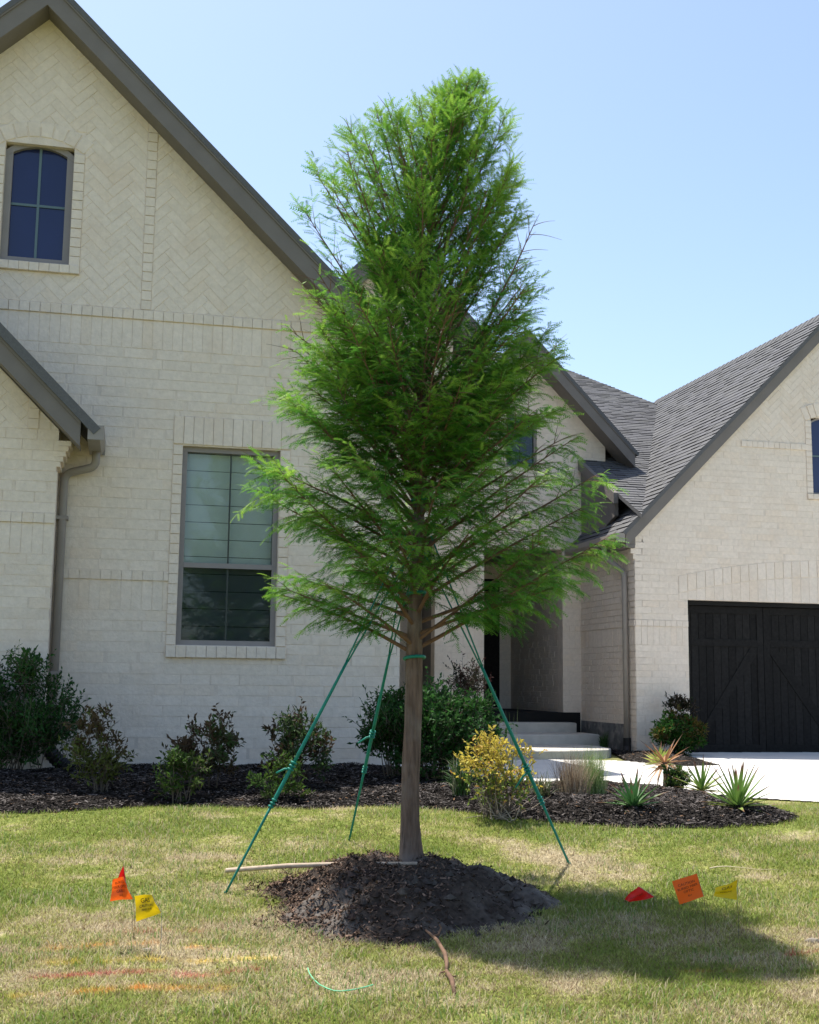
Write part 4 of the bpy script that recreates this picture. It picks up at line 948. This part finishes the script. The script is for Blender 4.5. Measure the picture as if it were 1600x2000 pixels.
# ------------------------------------------------------------------ shrubs
def shrub(name, label, px, py, wpx, hpx, n_leaf, ls, cols, seed, clumps=40, stems=9, low=.25, shape=1.0, depth=None, twig='greytwig', f=T, aspect=.42, hollow=.35, v=None, group=None, split=None):
    g = np.random.default_rng(seed); p = gnd(px, py, f)
    if v is not None:
        r = ray(px, py); C = Vector((0, 0, CZ)); tt = (v - (C - O).dot(N)) / r.dot(N); p = C + r * tt; p.z = float(f(p.x, p.y))
    k = p.y / F; Wd = wpx * k / 2; Hh = hpx * k; Dp = Wd * (depth or .8)
    t = thing(name, label, 'shrub', (p.x, p.y, p.z - .01), group=group)
    # clump centres in a rounded volume
    cz = []; tries = 0
    while len(cz) < clumps and tries < 9000:
        tries += 1; q = g.uniform(-1, 1, 3); r2 = q[0] ** 2 + q[1] ** 2 + q[2] ** 2
        if r2 > 1 or r2 < hollow: continue
        z = low + (1 - low) * (q[2] * .5 + .5); cz.append((q[0] * Wd * .88, q[1] * Dp * .88, z * Hh * .92))
    cz = np.array(cz); wood = Bag(); P, D, Cc, LL = [], [], [], []
    per = max(3, int(n_leaf * 2.1) // len(cz)); cr = .17 * (Wd + Hh) / 2 + .02; cols = np.array(cols)
    for ci, c in enumerate(cz):
        st = np.array([g.normal() * Wd * .18 + c[0] * .12, g.normal() * Dp * .18 + c[1] * .12, 0]); m = st * .4 + c * .6 + np.array([0, 0, Hh * .10]); m[:2] = st[:2] * .55 + c[:2] * .45
        if ci % 5 < 2: wood.tube([tuple(st), tuple((st + m) / 2 + g.normal(size=3) * .008), tuple(m), tuple(c)], [.0045, .004, .003, .0015], 4, cap=False)
        tone = g.integers(len(cols)) if split is None else (0 if c[2] > split * Hh else 1); rad = cr * g.uniform(.6, 1.25)
        for q in range(per // 7 + 1):       # sprigs: little shoots with leaves alternately set
            d = c / (np.linalg.norm(c) + 1e-6) * .8 + g.normal(size=3) * .7 + np.array([0, 0, .45]); d /= np.linalg.norm(d); s0 = c + g.normal(size=3) * rad * .35
            if s0[2] < .02: s0[2] = .02
            sl_ = rad * g.uniform(.6, 1.2); wood.tube([tuple(s0), tuple(s0 + d * sl_)], [.002, .001], 3, cap=False)
            for j in range(7):
                f_ = (j + 1) / 7; x = s0 + d * sl_ * f_; dl = d * (.5 + .5 * f_) + g.normal(size=3) * .75; P.append(x); D.append(dl); LL.append(ls * g.uniform(.65, 1.2))
                col = cols[tone] if g.random() < .75 else cols[g.integers(len(cols))]; Cc.append(col * g.uniform(.7, 1.3))
    P = np.array(P); D = np.array(D); LL = np.array(LL)
    leafmesh('foliage', P, D, rdir(g, len(P)) + np.array([0, 0, .8]), LL, LL * aspect * .5, np.array(Cc), parent=t); wood.obj('stems', M[twig], t); return t
GRN = [(.030, .095, .022), (.045, .125, .028), (.022, .07, .018)]
shrub('glossy_shrub', 'large dark green glossy shrub at the left edge under the bay wall', 20, 1512, 250, 222, 5600, .042, GRN + [(.05, .11, .02)], 101, 75, low=.14, v=-.72, hollow=.12)
shrub('abelia_shrub', 'reddish leaved shrub with sparse yellow green lower shoots beside the downspout', 192, 1560, 112, 170, 800, .040, [(.10, .07, .035), (.12, .15, .035), (.06, .07, .025)], 102, 26, low=.18, split=.5)
shrub('abelia_shrub', 'dark bronze leaved shrub below the tall window left half, arching to the right', 402, 1556, 150, 160, 950, .042, [(.08, .075, .04), (.065, .115, .035), (.09, .06, .035)], 103, 30, low=.22, hollow=.2)
shrub('abelia_shrub', 'compact dark leaved shrub under the right end of the tall window', 580, 1556, 138, 160, 1050, .042, [(.04, .075, .025), (.075, .05, .03), (.05, .09, .03)], 104, 30, low=.22, hollow=.15)
shrub('low_shrub', 'small sparse light green shrub in front of the bronze leaved shrub', 352, 1572, 95, 118, 620, .034, [(.05, .10, .02), (.08, .12, .03)], 105, 18, low=.12, hollow=.1)
shrub('low_shrub', 'small yellow green leggy shrub in front of the compact dark leaved shrub', 556, 1572, 120, 86, 420, .034, [(.055, .11, .025), (.07, .12, .02)], 106, 14, low=.12, hollow=.1)
shrub('boxwood_shrub', 'broad deep green bush behind the tree trunk between wall corner and porch', 858, 1532, 240, 178, 6200, .040, GRN + [(.035, .10, .02)], 107, 95, low=.10, hollow=.08, f=T, aspect=.5)
shrub('boxwood_shrub', 'leafy upright green bush left of the trunk against the wall corner', 762, 1530, 105, 185, 1900, .040, GRN + [(.035, .09, .02)], 108, 34, low=.18, hollow=.1)
shrub('nandina_shrub', 'thin dark red nandina rising above the green bush beside the porch', 922, 1520, 64, 215, 520, .045, [(.05, .022, .02), (.035, .035, .02)], 109, 12, low=.72, hollow=0, v=1.2, aspect=.35)
shrub('golden_shrub', 'golden yellow and orange leaved shrub sunlit in front of the porch steps', 976, 1598, 146, 160, 1050, .033, [(.56, .45, .08), (.17, .24, .05), (.66, .54, .16), (.58, .30, .11), (.46, .42, .08)], 110, 54, low=.20, hollow=.02, twig='greytwig', split=.45)
shrub('round_bush', 'round dark green bush with a thin top at the garage door corner', 1328, 1486, 98, 86, 2600, .060, [(.025, .085, .015), (.05, .13, .02), (.10, .08, .02)], 111, 50, low=.06, hollow=.25, v=4.35)
shrub('nandina_shrub', 'wispy dark nandina showing above the round bush by the garage', 1325, 1480, 70, 118, 300, .06, [(.03, .04, .02), (.04, .03, .02)], 112, 9, low=.7, hollow=0, v=4.6, aspect=.35)
shrub('low_shrub', 'small bushy green plant just behind the dried brown yucca', 1322, 1548, 50, 52, 700, .035, [(.06, .12, .02), (.10, .15, .03), (.03, .07, .02)], 113, 16, low=.1, hollow=.1)

gs_ = [o for o in bpy.data.objects if o.name.startswith('golden_shrub')][0]; b = Bag(); g = np.random.default_rng(999)
for q in range(46):
    a = g.random() * 6.28; ln = g.uniform(.12, .30); e = g.uniform(.1, 1.0); d = np.array([math.cos(a) * math.cos(e), math.sin(a) * math.cos(e), math.sin(e)]); p0 = np.array([g.normal() * .05, g.normal() * .05, .01]); pts = [p0]
    for k in range(4): d = d + g.normal(size=3) * .22; d /= np.linalg.norm(d); pts.append(pts[-1] + d * ln / 4)
    for p_ in pts: p_[2] = max(p_[2], .01)
    b.tube([tuple(x) for x in pts], [.0032, .003, .0024, .0018, .001], 4, cap=False)
b.obj('bare_twigs', M['paletwig'], gs_)
# ------------------------------------------------------------------ grass clumps
def blades(name, label, px, py, wpx, hpx, n, cols, seed, wd=.004, arch=.6, cat='ornamental grass', v=None, spread=.25, group=None, upright=.0):
    g = np.random.default_rng(seed); p = gnd(px, py)
    if v is not None:
        r = ray(px, py); C = Vector((0, 0, CZ)); tt = (v - (C - O).dot(N)) / r.dot(N); p = C + r * tt; p.z = float(T(p.x, p.y))
    k = p.y / F; Wd = wpx * k / 2; Hh = hpx * k; a = g.random(n) * 2 * np.pi; q = g.random(n) ** .6; hgt = Hh * g.uniform(.55, 1.08, n); out = Wd * q * g.uniform(.7, 1.1, n)
    segs = 5; cols = np.array(cols); ci = g.integers(0, len(cols), n); C = cols[ci] * g.uniform(.75, 1.25, (n, 1)); b0 = spread * Wd * g.random(n); ba = g.random(n) * 6.28
    V = []; 
    for s in range(segs + 1):
        f = s / segs; rr_ = b0 * 0 + out * f ** (1.3 + .6 * arch); z = hgt * (f * (1 + arch * .5) - arch * .5 * f * f * (1 + q)); x = np.cos(ba) * b0 + np.cos(a) * rr_; y = np.sin(ba) * b0 + np.sin(a) * rr_
        w_ = wd * (1 - .85 * f) * np.ones(n); sx, sy = -np.sin(a) * w_, np.cos(a) * w_; V += [np.stack([x - sx, y - sy, z], 1), np.stack([x + sx, y + sy, z], 1)]
    V = np.stack(V, 1); m = (segs + 1) * 2; B = np.arange(n)[:, None] * m; Fc = np.concatenate([B + np.array([2 * s, 2 * s + 1, 2 * s + 3, 2 * s + 2]) for s in range(segs)])
    me = npmesh(name, V.reshape(-1, 3), Fc, M['leafstiff'], np.repeat(C, m, 0)); o = obj(name, me); o.location = (p.x, p.y, p.z); return tag(o, label, cat, group)
blades('liriope_clump', 'arching dark green grassy clump in shade left of the golden shrub', 900, 1572, 130, 115, 190, [(.04, .10, .02), (.06, .14, .03), (.20, .20, .12)], 201, .005, .9)
blades('liriope_clump', 'grassy clump with pale straw tips right of the golden shrub base', 1060, 1572, 120, 70, 170, [(.10, .13, .05), (.30, .24, .14), (.06, .10, .03)], 202, .004, .8)
blades('fountain_grass', 'dry brown half of the fountain grass clump in front of the steps', 1118, 1568, 92, 98, 620, [(.34, .26, .17), (.42, .34, .24), (.20, .15, .11)], 203, .0024, .25, spread=.7)
blades('fountain_grass', 'fresh green fountain grass clump in front of the rounded step', 1154, 1564, 84, 104, 720, [(.26, .36, .12), (.36, .42, .20), (.16, .25, .07)], 204, .0024, .35, spread=.7)
blades('liriope_clump', 'small grassy clump growing beside the upper porch steps by the garage side wall', 1180, 1462, 60, 44, 90, [(.05, .11, .03), (.09, .15, .05)], 205, .010, .9, v=5.4)
blades('liriope_clump', 'dark grassy clump in the corner where steps meet the garage side wall', 1215, 1458, 40, 34, 70, [(.03, .07, .02), (.05, .10, .03)], 206, .009, .9, v=5.6)
blades('tall_grass_stalks', 'few tall thin grass stalks rising behind the golden shrub', 1003, 1530, 60, 150, 12, [(.30, .34, .20), (.16, .22, .08)], 207, .004, .3)

# ------------------------------------------------------------------ yuccas, each sword leaf its own part
def leafblade(L, wd, bend, cols, tipc):
    b = Bag(); n = 6; vs_ = []; cc = []
    for s in range(n + 1):
        f = s / n; w_ = wd * (1 - f ** 2.2) * (.55 + .9 * min(1, f * 3)) / 1.2 + .0006; x = L * f; z = -bend * L * f * f
        vs_ += [(x, -w_, z + w_ * .55), (x, 0, z), (x, w_, z + w_ * .55)]; c = cols if f < .7 else tipc; cc += [tuple(q * 1.35 for q in c), c, tuple(q * 1.35 for q in c)]
    fs = []
    for s in range(n): fs += [(3 * s, 3 * s + 1, 3 * s + 4, 3 * s + 3), (3 * s + 1, 3 * s + 2, 3 * s + 5, 3 * s + 4)]
    b.v = vs_; b.f = fs; b.c = cc; return b.mesh('leaf', M['leafstiff'], True)
def yucca(label, px, py, rpx, n, cols, seed, lo=-15, hi=85, stem=0, dead=.1, group='yuccas in the mulch bed', wd=.013, name='yucca'):
    r = random.Random(seed); p = gnd(px, py); k = p.y / F; Rr = rpx * k; t = thing(name, label, 'yucca', (p.x, p.y, p.z + .01), group=group)
    ms = [leafblade(1, wd / Rr, bd, c, tc) for bd, c, tc in ((.04, cols[0], (.14, .07, .05)), (.12, cols[1], (.16, .09, .05)), (.25, cols[2], (.20, .12, .07)))]
    b = Bag(); b.tube([(0, 0, -.02), (.005, 0, stem * .5 + .02), (0, 0, stem + .05)], [.028, .022, .02], 8); b.obj('stem', M['bark'], t)
    for i in range(n):
        f = (i + .5) / n; el = R(hi - (hi - lo) * f ** .85 + r.uniform(-7, 7)); a = i * 2.39996 + r.uniform(-.2, .2)
        o = bpy.data.objects.new('leaf', ms[0] if f < .45 else ms[1] if f < .8 else ms[2]); COL.objects.link(o); o.parent = t; s = Rr * r.uniform(.8, 1.08) * (1 - .12 * f)
        o.location = (0, 0, stem + .03); o.rotation_euler = (r.uniform(-.3, .3), -el, a); o.scale = (s, Rr, Rr)
    return t
yg = [(.13, .22, .05), (.21, .27, .07), (.34, .31, .13)]
yucca('green yucca nearest the fountain grass, leaning slightly left', 1238, 1592, 84, 36, [(.05, .13, .04), (.08, .16, .05), (.15, .18, .07)], 301, -5, 80)
yucca('smaller yellow green yucca between the dried one and the largest one', 1372, 1556, 70, 32, yg, 302, 0, 85)
yucca('largest yucca at the right end of the bed with drooping lower leaves', 1442, 1592, 98, 52, yg, 303, -38, 84)
yucca('dried brown yucca on a short trunk with drooping straw coloured leaves', 1300, 1545, 66, 32, [(.30, .15, .07), (.36, .20, .10), (.40, .26, .13)], 304, -60, 70, stem=.20, wd=.013)
yucca('small bright yellow green yucca behind the dried one near the garage bush', 1288, 1502, 46, 26, [(.22, .28, .05), (.30, .34, .07), (.30, .30, .10)], 305, 5, 85, wd=.018)

# ------------------------------------------------------------------ small things on the lawn
def tubething(name, label, cat, pts, rads, m, seg=6):
    o0 = Vector(pts[0]); b = Bag(); b.tube([Vector(p) - o0 for p in pts], rads, seg); o = b.obj(name, M[m], None, True); o.location = o0; return tag(o, label, cat)
def G(px, py, up=.01, f=Tm): p = gnd(px, py, f); p.z += up; return p
a = G(443, 1671, .03); bq = at(815, 1679, 6.02); bq.z = float(Tm(bq.x, bq.y)) + .015
a = at(443, 1671, 6.32); a.z = float(Tm(a.x, a.y)) + .035
tubething('fallen_pole', 'thin pale wooden pole lying across the soil mound to the trunk', 'pole', [a, a.lerp(bq, .33) + Vector((0, 0, .012)), a.lerp(bq, .66) + Vector((0, 0, .01)), bq], [.0115, .012, .0105, .009], 'pole', 8)
t = thing('broken_root', 'crooked reddish brown root lying on the grass in front of the mound', 'root', G(890, 1945, .0)); o0 = t.location
def rel(pl): return [Vector(p) - o0 for p in pl]
b = Bag(); b.tube(rel([G(888, 1945, .005), G(883, 1925, .02), G(872, 1908, .02)]), [.007, .010, .008], 6); b.tube(rel([G(872, 1908, .02), at(873, 1880, 4.85), at(869, 1862, 4.92), at(855, 1838, 5.02), at(845, 1828, 5.08), at(832, 1817, 5.14)]), [.006, .0085, .009, .008, .0065, .004], 6); b.obj('main_root', M['twig'], t, True)
for pts_, rd in (([at(845, 1828, 5.08), at(856, 1826, 5.08), at(862, 1812, 5.12), at(858, 1806, 5.12)], [.005, .005, .004, .003]), ([G(872, 1908, .02), G(860, 1911, .02), G(856, 1915, .01)], [.004, .003, .002]), ([G(880, 1920, .02), G(892, 1917, .02)], [.004, .002])):
    b = Bag(); b.tube(rel(pts_), rd, 5); b.obj('side_root', M['twig'], t, True)
pts = [G(x, y, .022, T) for x, y in ((601, 1903), (604, 1913), (612, 1925), (624, 1936), (640, 1944), (652, 1948), (665, 1949), (684, 1947), (700, 1944), (716, 1940), (729, 1936))]
tubething('green_wire', 'short curved pale green wire lying in the foreground grass', 'wire', pts, .0022, 'lime')
pts = [G(x, y, .02, T) for x, y in ((1387, 1704), (1400, 1701), (1420, 1700), (1445, 1702), (1480, 1706), (1520, 1706))]
tubething('straw_stalk', 'long pale straw stalk lying on the lawn above the yellow flag at right', 'stalk', pts, [.004, .0035, .003, .002, .0015, .001], 'straw')
def stone_(label, px, py, s, m='stone', name='stone'):
    p = gnd(px, py); b = Bag(); vs_ = []; n = 8
    for i, (zz_, rr_) in enumerate(((0, .9), (.4, 1), (.75, .7))):
        for k in range(n): a = 6.283 * k / n; q = rr_ * rnd.uniform(.8, 1.15); vs_.append((s * q * math.cos(a), s * .7 * q * math.sin(a), s * zz_ * .8))
    vs_.append((0, 0, s * .75)); fs = [(j * n + k, j * n + (k + 1) % n, (j + 1) * n + (k + 1) % n, (j + 1) * n + k) for j in range(2) for k in range(n)] + [(2 * n + k, 2 * n + (k + 1) % n, 3 * n) for k in range(n)]
    b.add(vs_, fs); o = b.obj(name, M[m], None); o.location = (p.x, p.y, p.z - .003); tag(o, label, 'stone')
stone_('brown dirt clod on the grass beside the left flags shadow', 288, 1858, .022)
stone_('small dark rock on the lawn near the right edge above the red paint', 1588, 1841, .030)
stone_('pale grey rock at the front foot of the soil mound', 848, 1815, .035)
# corrugated drain pipe in the left bed
p = at(84, 1462, 10.3); q = gnd(150, 1510); pts = [p + Vector((0, 0, .05)), p.lerp(q, .3), p.lerp(q, .6) + Vector((0, 0, .0)), q + Vector((0, 0, .03))]
o0 = pts[0].copy(); b = Bag(); n = 26; path = []; rs = []
for k in range(n): f = k / (n - 1); path.append(pts[0].lerp(pts[-1], f) + Vector((0, 0, -.05 * math.sin(f * 3.14))) - o0); rs.append(.062 if k % 2 else .054)
b.tube(path, rs, 10); o = b.obj('drain_pipe', M['black'], None); o.location = o0; tag(o, 'black corrugated drain pipe sloping from the wall into the left mulch bed', 'drain pipe')

# ------------------------------------------------------------------ marking flags
def flag(label, colr, quad, Y, foot, lines=(), ink='ink', wave=.010, seed=0, Yd=0, tsize=.014):
    """quad: photo corners tl,tr,br,bl as seen; cloth hung on a bent wire that stands in the grass"""
    f = gnd(*foot); t = thing('marking_flag', label, 'flag', f, group='utility marking flags in the lawn')
    c = [at(x, y, Y + (Yd if i in (0, 3) else 0)) - f for i, (x, y) in enumerate(quad)]
    nrm = (c[1] - c[0]).cross(c[3] - c[0]).normalized()
    if nrm.y > 0: nrm = -nrm
    def P(a, b_, off=0):
        p = (c[0] * (1 - a) + c[1] * a) * (1 - b_) + (c[3] * (1 - a) + c[2] * a) * b_
        return p + nrm * (wave * math.sin(a * 5.0 + b_ * 2 + seed) * (1 - abs(a - .5) * .4) + wave * .5 * math.sin(b_ * 7 + a * 3 + seed) + off)
    n = 12; b = Bag(); b.v = [tuple(P(i / n, j / n)) for j in range(n + 1) for i in range(n + 1)]; b.c = [(1, 1, 1)] * len(b.v)
    b.f = [(j * (n + 1) + i, j * (n + 1) + i + 1, (j + 1) * (n + 1) + i + 1, (j + 1) * (n + 1) + i) for j in range(n) for i in range(n)]; b.obj('flag_cloth', M[colr], t, True)
    top, bot = c[1], c[2]; k = Bag(); k.tube([top, bot, bot.lerp(Vector((0, 0, 0)), .5) + Vector((.004, 0, .01)), Vector((0, 0, -.03))], .0009, 5); k.obj('wire', M['wire'], t)
    for li, (txt, sz, yy) in enumerate(lines):
        cu = bpy.data.curves.new('lettering', 'FONT'); cu.body = txt; cu.size = sz; cu.align_x = 'CENTER'; cu.resolution_u = 2; tmp = bpy.data.objects.new('tmp', cu); COL.objects.link(tmp)
        bpy.context.view_layer.update(); me = bpy.data.meshes.new_from_object(tmp.evaluated_get(bpy.context.evaluated_depsgraph_get())); bpy.data.objects.remove(tmp)
        me.transform(Matrix.Identity(4))
        for v_ in me.vertices: v_.co = P(min(.98, max(.02, .5 + v_.co.x)), min(.98, max(.02, yy - v_.co.y)), .0012)
        me.materials.clear(); me.materials.append(M[ink]); o = obj('lettering', me, t)
    return t
flag('narrow folded red flag standing behind the orange flag at left', 'red', [(232, 1712), (241, 1690), (247, 1728), (226, 1726)], 5.13, (262, 1830), (), wave=.006)
flag('curled orange flag with black lettering in front of the red one at left', 'orange', [(222, 1716), (241, 1713), (260, 1756), (216, 1760)], 5.06, (262, 1832), (('BURIED', .17, .28), ('FIBER OPTIC', .17, .47), ('CABLE', .17, .66), ('811', .13, .84)), wave=.013, seed=1)
flag('yellow flag with black mark hanging just right of the left orange flag', 'yellow', [(264, 1749), (297, 1748), (315, 1783), (266, 1801)], 5.00, (312, 1872), (('GAS', .28, .34), ('CAUTION', .15, .52), ('PIPELINE', .13, .68)), 'inkd', wave=.010, seed=2)
flag('dark red flag bent over in the tree shadow at right', 'red', [(1220, 1757), (1247, 1731), (1279, 1752), (1232, 1763)], 5.12, (1262, 1826), (('ELECTRIC', .15, .5),), wave=.012, seed=3)
flag('square flat orange flag with faint lettering standing in the right tree shadow', 'orange', [(1313, 1722), (1361, 1706), (1375, 1751), (1328, 1767)], 5.12, (1378, 1832), (('CAUTION', .15, .30), ('BURIED FIBER', .135, .46), ('OPTIC', .15, .62), ('811', .11, .80)), wave=.003, seed=4)
flag('yellow flag drooping beside the square orange flag at right edge of the shadow', 'yellow', [(1399, 1735), (1441, 1718), (1440, 1758), (1394, 1750)], 5.12, (1442, 1832), (('GAS', .28, .34), ('PIPELINE', .15, .62)), 'inkd', wave=.010, seed=5)
